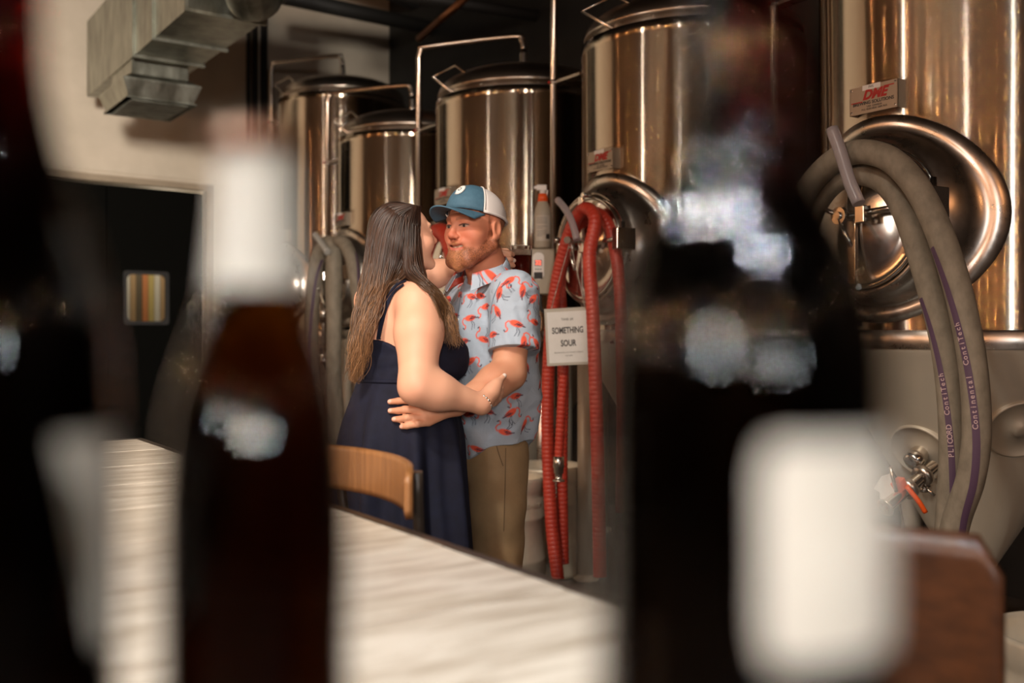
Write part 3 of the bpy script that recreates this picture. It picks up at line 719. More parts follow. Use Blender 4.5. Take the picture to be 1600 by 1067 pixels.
def make_stool(bw, bh, top, seat, wood):
    """origin on the floor under the seat centre; the back at local +y"""
    t = empty('bar_stool')
    n = 16; d = .014; pts = []
    mb = MB(); v = []; f = []
    def xy(a): return (bw / 2 / math.sin(.62) * math.sin(a), .20 - bw / 2 / math.sin(.62) * (1 - math.cos(a)))
    rows = 8
    for side in (0, 1):
        for i in range(n + 1):
            a = -.62 + 1.24 * i / n; x, y = xy(a); nx, ny = math.sin(a), math.cos(a); x += nx * d * side; y += ny * d * side
            for j in range(rows + 1):
                q = j / rows; e = abs(2 * i / n - 1); zz = top - bh + bh * q
                cr = min(bh * .35, .03); 
                k = max(0, e - .86) / .14; zz = top - bh / 2 + (zz - (top - bh / 2)) * (1 - .35 * k * k)
                v.append((x, y, zz))
    m_ = (n + 1) * (rows + 1)
    for i in range(n):
        for j in range(rows):
            a = i * (rows + 1) + j; b = a + rows + 1
            f.append((a, b, b + 1, a + 1)); f.append((a + m_, a + 1 + m_, b + 1 + m_, b + m_))
    for i in range(n):
        for j in (0, rows):
            a = i * (rows + 1) + j; b = a + rows + 1; f.append((a, a + m_, b + m_, b))
    for i in (0, n):
        for j in range(rows):
            a = i * (rows + 1) + j; f.append((a, a + 1, a + 1 + m_, a + m_))
    mb.add(v, f); mb.build('backrest', wood, t)
    mb = MB(); mb.box((-.2, -.19, seat - .02), (.2, .19, seat), None, .008); mb.build('seat', wood, t)
    for sx in (-1, 1):
        for sy in (-1, 1):
            mb = MB(); mb.tube([(sx * .22, sy * .2, 0), (sx * .17, sy * .16, seat - .02)], .014, 10); mb.build('leg', M_edge, t)
        mb = MB(); mb.tube([(sx * .15, .16, seat - .02), (sx * .16, .21, seat + .1), (sx * bw * .33, .19, top - .02)], .011, 10, 6); mb.build('back_post', M_edge, t)
    mb = MB(); mb.tube([(-.2, -.185, .3), (.2, -.185, .3), (.2, .185, .3), (-.2, .185, .3), (-.2, -.185, .3)], .009, 8); mb.build('footrest', M_edge, t)
    return t
def place_stool(t, c, back_dir, label):
    t.rotation_euler.z = math.atan2(back_dir.y, back_dir.x) - math.pi / 2; t.location = (c.x, c.y, 0); tag(t, label, 'stool', 'bar stools along the table')
bc = (P(490, 700, 2.41) + P(655, 735, 1.92)) / 2
s1 = make_stool(.58, .10, 1.055, .66, M_wood); place_stool(s1, Vector((bc.x + .03, bc.y, 0)) + TN * .19, -TN, 'bar stool with a light wooden backrest in front of the dress')
#@@BOTTLES
# ------------------------------------------------------------------ bottle shelf right at the camera
SZ = 1.158
sh = empty('bottle_shelf', (0, 0, 0)); tag(sh, 'narrow dark shelf carrying the three bottles in the foreground', 'shelf')
mb = MB(); mb.box((-.30, .22, SZ - .022), (.24, .415, SZ), None, .003); mb.build('board', M_woodd, sh)
for x in (-.28, .20):
    for y in (.24, .39):
        mb = MB(); mb.box((x, y - .01, 0), (x + .02, y + .01, SZ - .022)); mb.build('post', M_edge, sh)
def glass(name, dens, tint):
    m = bpy.data.materials.new(name); m.use_nodes = True; nt = m.node_tree; nt.nodes.clear()
    g = nt.nodes.new('ShaderNodeBsdfGlass'); g.inputs['IOR'].default_value = 1.45; g.inputs['Roughness'].default_value = .0; g.inputs['Color'].default_value = (1, 1, 1, 1)
    va = nt.nodes.new('ShaderNodeVolumeAbsorption'); va.inputs['Color'].default_value = (*tint, 1); va.inputs['Density'].default_value = dens
    o = nt.nodes.new('ShaderNodeOutputMaterial'); nt.links.new(g.outputs[0], o.inputs['Surface']); nt.links.new(va.outputs[0], o.inputs['Volume']); return m
M_amber = glass('amber_bottle_glass', 210, (.60, .42, .05))
M_darkg = glass('dark_bottle_glass', 700, (.80, .55, .25))
M_label = vary(mat('label_paper', (.72, .71, .66), .55), srgb(150, 149, 141), srgb(164, 163, 155), 30)
M_label2 = vary(mat('wine_label_paper', (.72, .71, .66), .6), srgb(190, 189, 179), srgb(206, 205, 195), 30)
def bottle(name, prof, m, loc, label):
    t = empty(name, loc); tag(t, label, 'bottle', 'bottles on the shelf at the camera')
    mb = MB(); mb.lathe(prof, 64); mb.build('glass', m, t); return t
def smoothprof(pts, n=6):
    s = spline([Vector((r, z, 0)) for r, z in pts], n); return [(max(p.x, 0.), p.y) for p in s]
# left bottle
Y1 = .32; b1 = P(-5, 516, Y1)
prof = [(0, .004), (.028, .0), (.035, .004)] + smoothprof([(.0365, .012), (.0365, .06), (.0365, .13), (.0345, .165), (.027, .195), (.0185, .222), (.0145, .245), (.0135, .27), (.0135, .285)]) + [(.0155, .286), (.0155, .298), (.0, .300)]
t = bottle('beer_bottle', prof, M_darkg, (b1.x, Y1, SZ), 'blurred dark bottle at the left edge with a slanting pale label')
mb = MB(); v = []; f = []; n = 20
for i in range(n + 1):
    q = i / n
    for z, al in ((.0625, -14), (.1296, -38)): a = R(al + (14 - al) * q); v.append((.0370 * math.cos(a), .0370 * math.sin(a), z))
for i in range(n): f.append((2*i, 2*i+2, 2*i+3, 2*i+1))
mb.add(v, f); mb.build('label', M_label, t)
# middle long-neck
Y2 = .35; b2 = P(401, 516, Y2)
prof = [(0, .003), (.024, .0), (.029, .003)] + smoothprof([(.0318, .01), (.0318, .05), (.0318, .105), (.0290, .135), (.0215, .160), (.0160, .180), (.0134, .205), (.0126, .222)]) + [(.0142, .223), (.0142, .229), (.0, .2295)]
t = bottle('beer_bottle', prof, M_amber, (b2.x, Y2, SZ), 'blurred long-neck bottle with a white neck wrap, left of the woman')
mb = MB(); mb.lathe([(.0170, .177), (.0160, .185), (.0142, .205), (.0136, .220), (.0130, .2245)], 40); mb.build('neck_wrap', M_label, t)
mb = MB(); mb.lathe([(.0138, .224), (.0160, .2245), (.0162, .226), (.0148, .231), (.010, .2325), (0, .2325)], 42); mb.build('crown_cap', mat('cap_brown', srgb(96, 60, 40), .3, .6), t)
# right bottle
Y3 = .275; b3 = P(1156, 516, Y3)
prof = [(0, .006), (.02, .004), (.034, .0), (.0385, .003)] + smoothprof([(.0390, .01), (.0390, .06), (.0390, .142), (.0384, .158), (.0352, .174), (.0280, .191), (.0195, .207), (.0150, .224), (.0138, .245), (.0132, .28)]) + [(.0130, .296), (.0145, .297), (.0145, .306), (.0, .307)]
t = bottle('wine_bottle', prof, M_darkg, (b3.x, Y3, SZ), 'large blurred dark bottle at right with a white label')
mb = MB(); v = []; f = []; n = 30
cam_a = math.degrees(math.atan2(-Y3, -b3.x))     # direction from the bottle to the camera
for i in range(n + 1):
    q = i / n; a = R(cam_a + 7 + 66 * q); rr = .008
    inset = 0
    if q < .08: inset = rr * (1 - math.sqrt(max(0, 1 - ((.08 - q) / .08) ** 2)))
    if q > .92: inset = rr * (1 - math.sqrt(max(0, 1 - ((q - .92) / .08) ** 2)))
    for z in (.0824 + inset, .1355 - inset): v.append((.0395 * math.cos(a), .0395 * math.sin(a), z))
for i in range(n): f.append((2*i, 2*i+2, 2*i+3, 2*i+1))
mb.add(v, f); mb.build('label', M_label2, t)
# right-hand stool in front of the near tank
s2 = make_stool(.46, .30, 1.05, .66, M_woodd)
c2 = P(1275, 830, 1.36); place_stool(s2, Vector((c2.x - .02, c2.y - .17, 0)) , Vector((.1, 1, 0)), 'wooden stool back coloured dark as in shade, at the lower right, behind the bottle label')
#@@PEOPLE

# ------------------------------------------------------------------ signed-distance sculpting (numpy + openvdb)
import openvdb
from mathutils.bvhtree import BVHTree
def smin(a, b, k):
    h = np.clip(.5 + .5 * (b - a) / k, 0, 1); return b * (1 - h) + a * h - k * h * (1 - h)
class SDF:
    BAND = .05
    def __init__(s, lo, hi, h, fine=None):
        s.lo = np.array(lo, dtype=np.float32); s.h = h
        s.n = np.ceil((np.array(hi) - np.array(lo)) / h).astype(int) + 1
        s.ax = [(s.lo[i] + np.arange(s.n[i]) * h).astype(np.float32) for i in range(3)]
        if fine:      # heights given with their own step: coarse below, fine for the head
            z = [np.arange(a_, b_, st) for a_, b_, st in fine]; s.ax[2] = np.concatenate(z).astype(np.float32); s.n[2] = len(s.ax[2])
        s.d = np.full(tuple(s.n), s.BAND, dtype=np.float32)
    def blk(s, lo, hi):
        i0 = [max(0, int(np.searchsorted(s.ax[i], lo[i])) - 1) for i in range(3)]
        i1 = [min(s.n[i], int(np.searchsorted(s.ax[i], hi[i])) + 1) for i in range(3)]
        sl = tuple(slice(a, b) for a, b in zip(i0, i1))
        if any(a >= b for a, b in zip(i0, i1)): return None, None
        X = s.ax[0][sl[0]][:, None, None]; Y = s.ax[1][sl[1]][None, :, None]; Z = s.ax[2][sl[2]][None, None, :]
        return sl, (X, Y, Z)
    def put(s, lo, hi, fn, k, op='add'):
        m = k + .02
        sl, g = s.blk([c - m for c in lo], [c + m for c in hi])
        if sl is None: return s
        v = fn(*g); D = s.d[sl]
        if op == 'add': s.d[sl] = smin(D, v, k)
        elif op == 'sub': s.d[sl] = -smin(-D, v, k)
        return s
    def cap(s, a, b, ra, rb, k=.01, op='add', cut=None):
        a = np.array(a, dtype=np.float32); b = np.array(b, dtype=np.float32); r = max(ra, rb)
        ba = b - a; l2 = float(ba @ ba) + 1e-9
        def fn(X, Y, Z):
            t0 = ((X - a[0]) * ba[0] + (Y - a[1]) * ba[1] + (Z - a[2]) * ba[2]) / l2
            t = np.clip(t0, 0, 1)
            d = np.sqrt((X - a[0] - ba[0] * t) ** 2 + (Y - a[1] - ba[1] * t) ** 2 + (Z - a[2] - ba[2] * t) ** 2) - (ra + (rb - ra) * t)
            if cut is not None: d = np.maximum(d, (t0 - cut) * math.sqrt(l2))
            return d
        return s.put(np.minimum(a, b) - r, np.maximum(a, b) + r, fn, k, op)
    def chain(s, pts, rs, k=.01, op='add'):
        for i in range(len(pts) - 1): s.cap(pts[i], pts[i + 1], rs[i], rs[i + 1], k, op)
        return s
    def ell(s, c, r, A=None, k=.01, op='add'):
        """A: three unit axis vectors (rows)"""
        c = np.array(c, dtype=np.float32); A = np.array(A if A is not None else np.eye(3), dtype=np.float32); R_ = max(r)
        def fn(X, Y, Z):
            x, y, z = X - c[0], Y - c[1], Z - c[2]
            q = [A[i, 0] * x + A[i, 1] * y + A[i, 2] * z for i in range(3)]
            k0 = np.sqrt(sum((q[i] / r[i]) ** 2 for i in range(3))); k1 = np.sqrt(sum((q[i] / r[i] ** 2) ** 2 for i in range(3)))
            return k0 * (k0 - 1) / np.maximum(k1, 1e-6)
        return s.put(c - R_, c + R_, fn, k, op)
    def map(s, fn):
        X = s.ax[0][:, None, None]; Y = s.ax[1][None, :, None]; Z = s.ax[2][None, None, :]
        s.d = np.maximum(s.d, fn(X, Y, Z)).astype(np.float32); return s
    def mesh(s, name, m, parent=None, color=None, move=None, loc=None):
        g = openvdb.FloatGrid(s.BAND); g.copyFromArray(np.clip(s.d, -s.BAND, s.BAND))
        p, q = g.convertToQuads(0.0); v = np.stack([np.interp(p[:, i], np.arange(s.n[i]), s.ax[i]) for i in range(3)], 1)
        if move is not None: v = v + move(v)
        if loc is not None: v = v - np.array(loc)
        me = bpy.data.meshes.new(name); n, k_ = len(v), len(q)
        me.vertices.add(n); me.vertices.foreach_set('co', v.astype(np.float32).ravel())
        me.loops.add(k_ * 4); me.loops.foreach_set('vertex_index', q[:, ::-1].astype(np.int32).ravel())
        me.polygons.add(k_); me.polygons.foreach_set('loop_start', np.arange(k_, dtype=np.int32) * 4)
        me.polygons.foreach_set('use_smooth', np.ones(k_, dtype=bool)); me.update(calc_edges=True); me.validate()
        w = v if loc is None else v + np.array(loc)
        e1 = w[q[:, 1]] - w[q[:, 0]]; e2 = w[q[:, 2]] - w[q[:, 0]]; fc = np.cross(e1, e2); vol = float((fc * w[q[:, 0]]).sum())
        if vol > 0: me.flip_normals()
        if color is not None:
            nr = np.zeros((n, 3), dtype=np.float32); me.vertices.foreach_get('normal', nr.reshape(-1)) if False else None
            col = np.zeros((n, 4), dtype=np.float32); cc = color(w); col[:, :cc.shape[1]] = cc
            a = me.color_attributes.new('Col', 'FLOAT_COLOR', 'POINT'); a.data.foreach_set('color', col.ravel())
        me.materials.append(m); o = bpy.data.objects.new(name, me); C.objects.link(o)
        if parent: o.parent = parent
        return o
def bvh_of(o):
    me = o.data; M_ = o.matrix_world if o.parent is None else Matrix.Translation(o.parent.location) @ o.matrix_basis
    return BVHTree.FromPolygons([M_ @ v.co for v in me.vertices], [p.vertices[:] for p in me.polygons])
CAM = Vector((0, 0, CZ))
def hit(bv, px, py, off=0., default=None):
    d = Vector(((px - 800) / F, 1, (516 - py) / F)).normalized()
    p, n, i, t = bv.ray_cast(CAM, d)
    if p is None:
        p = P(px, py, default)
        return p, -d
    if n.dot(d) > 0: n = -n
    return p + n * off, n
def colmat(name, rough=.5, **k):
    m = mat(name, (1, 1, 1), rough, **k); a = nd(m, 'ShaderNodeAttribute', attribute_name='Col'); lk(m, a, 'Color', bsdf(m), 'Base Color'); return m
def sst(e0, e1, x):
    t = np.clip((x - e0) / (e1 - e0), 0, 1); return t * t * (3 - 2 * t)
def mixc(base, c, m): return base * (1 - m[:, None]) + np.array(c)[None, :] * m[:, None]
def vnoise(p, s, seed=0.):
    """cheap smooth value noise from sines"""
    q = p * s + seed
    return (np.sin(q[:, 0] * 1.7 + 1.3 * np.sin(q[:, 1] * 1.1 + seed)) + np.sin(q[:, 1] * 2.1 + 1.7 * np.sin(q[:, 2] * 1.3)) + np.sin(q[:, 2] * 1.9 + 1.1 * np.sin(q[:, 0] * 1.5))) / 3
M_skin_m = colmat('skin', .6); M_skin_w = colmat('skin_fair', .55)
for m_ in (M_skin_m, M_skin_w):
    at_ = [n_ for n_ in m_.node_tree.nodes if n_.type == 'ATTRIBUTE'][0]
    tcb = nd(m_, 'ShaderNodeTexCoord'); mpb = nd(m_, 'ShaderNodeMapping'); mpb.inputs['Scale'].default_value = (1, 1, .45)
    nb = nd(m_, 'ShaderNodeTexNoise', i_Scale=420., i_Detail=3, i_Roughness=.7); lk(m_, tcb, 'Object', mpb, 'Vector'); lk(m_, mpb, 'Vector', nb, 'Vector')
    mrb = nd(m_, 'ShaderNodeMapRange'); mrb.inputs[1].default_value = .3; mrb.inputs[2].default_value = .7; mrb.inputs[3].default_value = .25; mrb.inputs[4].default_value = 1.75; lk(m_, nb, 'Fac', mrb, 0)
    mxb = nd(m_, 'ShaderNodeMix', data_type='FLOAT'); lk(m_, at_, 'Alpha', mxb, 0); mxb.inputs[2].default_value = 1.; lk(m_, mrb, 0, mxb, 3)
    vsc = nd(m_, 'ShaderNodeVectorMath', operation='SCALE'); lk(m_, at_, 'Color', vsc, 0); lk(m_, mxb, 0, vsc, 'Scale'); lk(m_, vsc, 0, bsdf(m_), 'Base Color')
    bp = nd(m_, 'ShaderNodeBump', i_Strength=.25, i_Distance=.001); no = nd(m_, 'ShaderNodeTexNoise', i_Scale=260., i_Detail=2); tc = nd(m_, 'ShaderNodeTexCoord')
    lk(m_, tc, 'Object', no, 'Vector'); lk(m_, no, 'Fac', bp, 'Height'); lk(m_, bp, 'Normal', bsdf(m_), 'Normal')

class Frame:
    """c: plan centre; f: forward; side vector s = the person's left"""
    def __init__(s, c, f, pitch=0., roll=0., sc=1.):
        s.c = Vector(c); f = Vector(f).normalized(); l = Vector((-f.y, f.x, 0)).normalized(); u = Vector((0, 0, 1))
        q = Matrix.Rotation(R(pitch), 3, l); f = q @ f; u = q @ u
        q = Matrix.Rotation(R(roll), 3, f); l = q @ l; u = q @ u
        s.l, s.f, s.u, s.sc = l, f, u, sc; s.A = [l[:], f[:], u[:]]
    def __call__(s, l, f, u): return s.c + (s.l * l + s.f * f + s.u * u) * s.sc
    def loc(s, v):
        d = v - np.array(s.c[:]); return np.stack([d @ np.array(s.l[:]), d @ np.array(s.f[:]), d @ np.array(s.u[:])], 1) / s.sc

def sculpt_head(g, H, male, openm):
    E = lambda c, r, k=.012, op='add': g.ell(H(*c), [x * H.sc for x in r], H.A, k * H.sc, op)
    Cp = lambda a, b, ra, rb, k=.008, op='add': g.cap(H(*a), H(*b), ra * H.sc, rb * H.sc, k * H.sc, op)
    E((0, -.012, .045 if male else .040), (.076, .096, .086 if male else .079)); E((0, .03, .0), (.064, .068, .085), .02)
    E((0, .046 if male else .040, -.062), (.052 if male else .042, .042, .042), .022)
    ch = .017 if male else .0125
    Cp((-.014, .080, -.092), (.014, .080, -.092), ch, ch, .02)
    for s_ in (-1, 1):
        Cp((s_ * .052, .0, -.045), (s_ * .022, .076, -.088), .022 if male else .017, .018 if male else .013, .022)
        E((s_ * .038, .058, -.020 if not male else -.016), (.030, .027, .028), .03)
        Cp((s_ * .010, .093, .034), (s_ * .040, .078, .036), .0085, .008, .012)        # brow
        E((s_ * .031, .100, .014), (.017, .013, .011), .01, 'sub')
        E((s_ * .031, .079, .014), (.0165, .0135, .0135), .004)                         # eyeball under lids
        Cp((s_ * .017, .0905, .016), (s_ * .044, .082, .017), .0032, .003, .003)       # upper lid
        Cp((s_ * .018, .0895, .008), (s_ * .043, .082, .009), .0028, .0025, .004)
        # ear
        E((s_ * .077, -.008, .002), (.009, .020, .033), .006); E((s_ * .085, -.004, .004), (.006, .010, .018), .006, 'sub')
        E((s_ * .076, .002, -.026), (.006, .009, .010), .006)
        # nostril wings, smile fold
        E((s_ * .0120, .102, -.021), (.0075, .009, .0075), .006)
        Cp((s_ * .006, .112, -.029), (s_ * .008, .106, -.028), .003, .003, .003, 'sub')
        Cp((s_ * .019, .100, -.026), (s_ * .036, .084, -.055), .0025, .002, .008, 'sub')
    Cp((0, .090, .028), (0, .112, -.012), .0080, .0092, .012); E((0, .113, -.016), (.0108, .0100, .0095), .008)
    zm = -.050
    if openm:
        E((0, .088, zm - .006), (.020, .022, .013), .004, 'sub')
        Cp((-.020, .086, zm + .004), (0, .099, zm + .010), .0045, .0055, .005); Cp((.020, .086, zm + .004), (0, .099, zm + .010), .0045, .0055, .005)
        Cp((-.018, .084, zm - .012), (0, .094, zm - .022), .005, .0065, .005); Cp((.018, .084, zm - .012), (0, .094, zm - .022), .005, .0065, .005)
    else:
        for a, b in (((-.031, .080, zm + .008), (-.012, .094, zm)), ((-.012, .094, zm), (.012, .094, zm)), ((.012, .094, zm), (.031, .080, zm + .008))):
            Cp(a, b, .0042, .0042, .003, 'sub')
        for a, b in (((-.028, .083, zm + .012), (-.008, .0965, zm + .0085)), ((-.008, .0965, zm + .0085), (.008, .0965, zm + .0085)), ((.008, .0965, zm + .0085), (.028, .083, zm + .012))):
            Cp(a, b, .0030, .004, .004)
        for a, b in (((-.026, .083, zm), (0, .095, zm - .0105)), ((.026, .083, zm), (0, .095, zm - .0105))):
            Cp(a, b, .003, .005, .004)
    if male:   # beard volume
        for a, b, ra, rb in (((-.062, .0, -.05), (-.034, .074, -.088), .020, .020), ((.062, .0, -.05), (.034, .074, -.088), .020, .020), ((-.03, .078, -.094), (.03, .078, -.094), .021, .021), ((0, .085, -.085), (0, .085, -.108), .020, .019), ((-.024, .090, -.036), (.024, .090, -.036), .009, .009), ((-.034, .078, -.04), (-.03, .078, -.07), .010, .012), ((.034, .078, -.04), (.03, .078, -.07), .010, .012), ((-.02, .088, -.072), (.02, .088, -.072), .008, .008)):
            Cp(a, b, ra, rb, .012)
        for a, b in (((-.027, .084, zm + .006), (-.011, .101, zm - .001)), ((-.011, .101, zm - .001), (.011, .101, zm - .001)), ((.011, .101, zm - .001), (.027, .084, zm + .006))):
            Cp(a, b, .0040, .0040, .003, 'sub')
        Cp((-.018, .090, zm - .0095), (.018, .090, zm - .0095), .0045, .0045, .003)

def head_color(H, w, base, male, skinred):
    q = H.loc(w); x, y, z = q[:, 0], q[:, 1], q[:, 2]; ax = np.abs(x)
    on = ((z > -.14) & (z < .16) & (ax < .11) & (np.abs(y) < .14)).astype(float)
    nz = vnoise(w, 60); fine = vnoise(w, 160, 3.) * .5 + vnoise(w, 90, 1.) * .5; alpha = np.zeros(len(w))
    c = base.copy()
    blush = np.exp(-((ax - .040) ** 2 + (z + .018) ** 2) / .0007) * (y > .03) + np.exp(-(ax ** 2 + (z + .014) ** 2) / .0002) * (y > .1)
    c = mixc(c, skinred, on * np.clip(blush, 0, 1) * .55)
    brow = on * (y > .06) * sst(.0065, .003, np.abs(z - (.0355 - (ax - .028) ** 2 * 8))) * sst(.052, .046, ax) * sst(.008, .012, ax) * (.8 + .2 * fine)
    c = mixc(c, srgb(120, 68, 40) if male else srgb(70, 44, 30), brow * (.8 if male else .9))
    lips = on * (y > .078) * sst(.030, .024, ax)
    lp = lips * sst(.0115, .008, np.abs(z + .053 - (7 * ax ** 2 if male else -.004)))
    c = mixc(c, srgb(176, 92, 78) if male else srgb(190, 70, 74), lp * .8)
    eye = on * (y > .075) * sst(.0046, .0034, np.abs(z - .0125)) * sst(.0135, .0115, np.abs(ax - .031))
    c = mixc(c, srgb(176, 146, 128) if male else srgb(60, 40, 34), eye * .9)
    lash = on * (y > .072) * sst(.0030, .0014, np.abs(z - .0172 + (ax - .031) ** 2 * 12)) * sst(.018, .015, np.abs(ax - .031)); c = mixc(c, srgb(52, 24, 18), lash * .9)
    iris = on * (y > .075) * sst(.0056, .0044, np.sqrt((z - .0125) ** 2 + (x - np.where(x > 0, .0325, -.0295)) ** 2)) * sst(.0048, .004, np.abs(z - .0125)); c = mixc(c, (.02, .02, .02), iris)
    if male:
        # beard area: below the sideburn line, round the mouth
        line = -.030 - .030 * sst(.02, .07, y) + .022 * np.exp(-((ax - .0) / .030) ** 2) * (y > .07)
        b = on * sst(.008, -.004, z - line + nz * .003) * (y > -.022) * sst(-.14, -.125, z)
        b = np.maximum(b, on * (y > -.018) * (y < .022 + nz * .004) * (z < .05) * (ax > .05) * .75 * (1 - sst(.071, .074, ax)))
        mouth = sst(.0095, .0065, np.abs(z + .053 - 7 * ax ** 2)) * sst(.030, .024, ax) * (y > .07)
        b = b * (1 - mouth); low = -.128 + .068 * sst(.055, -.005, y); b = b * sst(low - .008, low + .006, z); b = np.clip(b * (.85 + .25 * fine), 0, 1)
        chin = np.exp(-(ax / .03) ** 2) * (y > .06)
        bc = np.array(srgb(118, 64, 36))[None] * (1 - chin[:, None] * .45) + np.array(srgb(190, 132, 86))[None] * chin[:, None] * .45
        bc = bc * (1 + .2 * fine[:, None]); alpha = np.maximum(alpha, b); c = c * (1 - b[:, None]) + bc * b[:, None]
        teeth = on * (y > .070) * sst(.0030, .0020, np.abs(z + .0500 - 8 * ax ** 2)) * sst(.025, .020, ax); c = mixc(c, srgb(196, 172, 150), teeth)
        ear = sst(.0715, .0745, ax) * (z < .038) * (z > -.04) * (y > -.035) * (y < .02)
        hair = on * (1 - ear) * (y < -.005) * (z > -.055) * (ax > .03); hair = np.maximum(hair, on * (z > .045) * (y < .05) * (ax > .03)); alpha = np.maximum(alpha, hair * .6); c = mixc(c, srgb(112, 66, 38), hair * (.75 + .25 * fine) * (1 - ear))
    else:
        mouth = on * (y > .066) * sst(.0075, .0055, np.abs(z + .0555)) * sst(.017, .014, ax); c = mixc(c, srgb(90, 22, 26), mouth)
    return c, alpha

def nails(c, w, tips, col, r=.0062):
    for p in tips:
        d = np.sqrt(((w - np.array(p[:])) ** 2).sum(1)); c = mixc(c, col, sst(r, r * .7, d))
    return c
# ---- the woman: stands with her back to us, facing right and away
Fw = Frame((-.342, 3.0, 0), (.80, .60, 0))
Hw = Frame(P(630, 374, 2.99), (.835, .55, 0), pitch=-8, sc=.92)
# skirt
M_navy = mat('navy_fabric', srgb(40, 44, 72), .8, 0, .25)
vary(M_navy, srgb(17, 19, 34), srgb(22, 25, 44), 40, bump=.15)
woman = empty('person', (Fw.c.x, Fw.c.y, 0)); tag(woman, 'woman with long brown hair in a navy dress, her arm round the man', 'person')
WS = 1.168
def skirt_pt(a, z):
    q = (WS - z) / WS
    rl = .150 + .34 * q * (1 - .45 * q) * .9; rf = .128 + .26 * q * (1 - .5 * q) * .8
    hipb = .018 * math.exp(-((q - .12) / .1) ** 2); rl += hipb; rf += hipb
    amp = .019 * min(1, q * 4); fold = amp * (math.sin(9 * a + 1.1 + .8 * q) + .5 * math.sin(17 * a + 4 + q * 3) + .35 * math.sin(5 * a))
    l, f = (rl + fold) * math.cos(a), (rf + fold) * math.sin(a)
    c = Fw(l - .005, f + .012 - q * .05, 0); return Vector((c.x, c.y, z))
mb = MB(); v = []; f = []; n = 220; zs = [WS + .012 - i * .022 for i in range(40)]
for z in zs:
    for i in range(n): v.append((skirt_pt(2 * math.pi * i / n, z) - Vector((Fw.c.x, Fw.c.y, 0)))[:])
for j in range(len(zs) - 1):
    for i in range(n): a, b = j * n + i, j * n + (i + 1) % n; f.append((a, b, b + n, a + n))
mb.add(v, f); skirt = mb.build('skirt', M_navy, woman); bv_sk = bvh_of(skirt)

g = SDF((-.62, 2.66, 0), (.06, 3.50, 1.86), .0026, ((0, .9, .012), (.9, 1.5, .005), (1.5, 1.82, .0026)))
E = lambda c, r, k=.03: g.ell(Fw(*c), r, Fw.A, k)
def torso_w(E, Cp, o=0.):
    E((0, .0, 1.30), (.145 + o, .105 + o, .18 + o)); E((0, -.01, 1.36), (.13 + o, .085 + o, .10 + o))
    E((0, .01, 1.16), (.145 + o, .122 + o, .14 + o), .04)
    for s_ in (-1, 1): E((s_ * .07, .105, 1.235), (.076 + o, .078 + o, .076 + o), .03)
torso_w(E, None)
E((0, -.0, .95), (.185, .15, .17), .05)
shR, shL = P(655, 476, 2.865), Fw(.155, 0, 1.41)
g.cap(Fw(-.03, -.005, 1.435), shR + Vector((-.008, .01, .012)), .045, .052, .04); g.cap(Fw(.03, -.005, 1.435), shL, .045, .05, .04)
nk = Fw(.0, .0, 1.44); g.cap(nk, Hw(0, -.02, -.05), .058, .050, .035); g.cap(Fw(0, -.03, 1.38), nk, .09, .06, .04)
for s_ in (-1, 1):
    g.chain([Fw(s_ * .09, 0, .90), Fw(s_ * .09, .02, .48), Fw(s_ * .09, 0, .10)], [.095, .06, .042], .02)
    g.cap(Fw(s_ * .09, -.02, .05), Fw(s_ * .09, .14, .03), .04, .028, .02)
# right arm (towards us)
elR, wrR = P(653, 603, 2.75), P(752, 631, 2.83)
g.chain([shR, shR.lerp(elR, .35), elR], [.062, .066, .050], .03)
g.chain([elR, elR.lerp(wrR, .30), wrR], [.050, .050, .0265], .03)
palm = P(769, 611, 2.865)
g.cap(wrR, palm, .026, .0245, .02); g.cap(wrR + Vector((0, .01, -.006)), P(766, 622, 2.89), .022, .022, .015)
thumb = [P(762, 613, 2.855), P(776, 600, 2.875), P(788, 587, 2.905)]; g.chain([palm] + thumb[1:], [.018, .0125, .0078], .016)
for i, (qx, qy) in enumerate(((782, 606), (781, 614), (778, 622), (773, 629))):
    yy = 2.88 + .004 * i
    g.chain([palm + Vector((0, .006 + i * .006, -.012 * i)), P(qx, qy, yy + .03), P(qx + 6, qy - 5, yy + .075), P(qx + 2, qy - 14, yy + .10)], [.012, .0098, .009, .0075], .005)
# left arm over his shoulder, hand behind his neck holding the glass
elL, wrL = P(648, 437, 3.31), P(738, 411, 3.375)
g.chain([shL, shL.lerp(elL, .4), elL], [.056, .056, .046], .03); g.chain([elL, elL.lerp(wrL, .35), wrL], [.046, .043, .027], .03)
GL = P(814, 430, 3.40)
kn = P(768, 402, 3.365)
g.cap(wrL, kn, .025, .024, .02); g.cap(wrL, P(764, 414, 3.37), .024, .022, .02)
fL = [[P(764, 395, 3.36), P(781, 392, 3.335), P(796, 396, 3.340), P(801, 398, 3.362)], [P(764, 402, 3.36), P(782, 401, 3.335), P(797, 405, 3.335), P(803, 407, 3.35)],
      [P(763, 410, 3.36), P(780, 411, 3.34), P(794, 414, 3.336), P(802, 415, 3.352)], [P(762, 417, 3.37), P(778, 419, 3.35), P(790, 422, 3.345), P(798, 423, 3.355)]]
for fp in fL: g.chain(fp, [.011, .0098, .0092, .0080], .004)
g.chain([P(760, 400, 3.39), P(775, 392, 3.42), P(792, 392, 3.43)], [.013, .011, .009], .006)
sculpt_head(g, Hw, False, True)
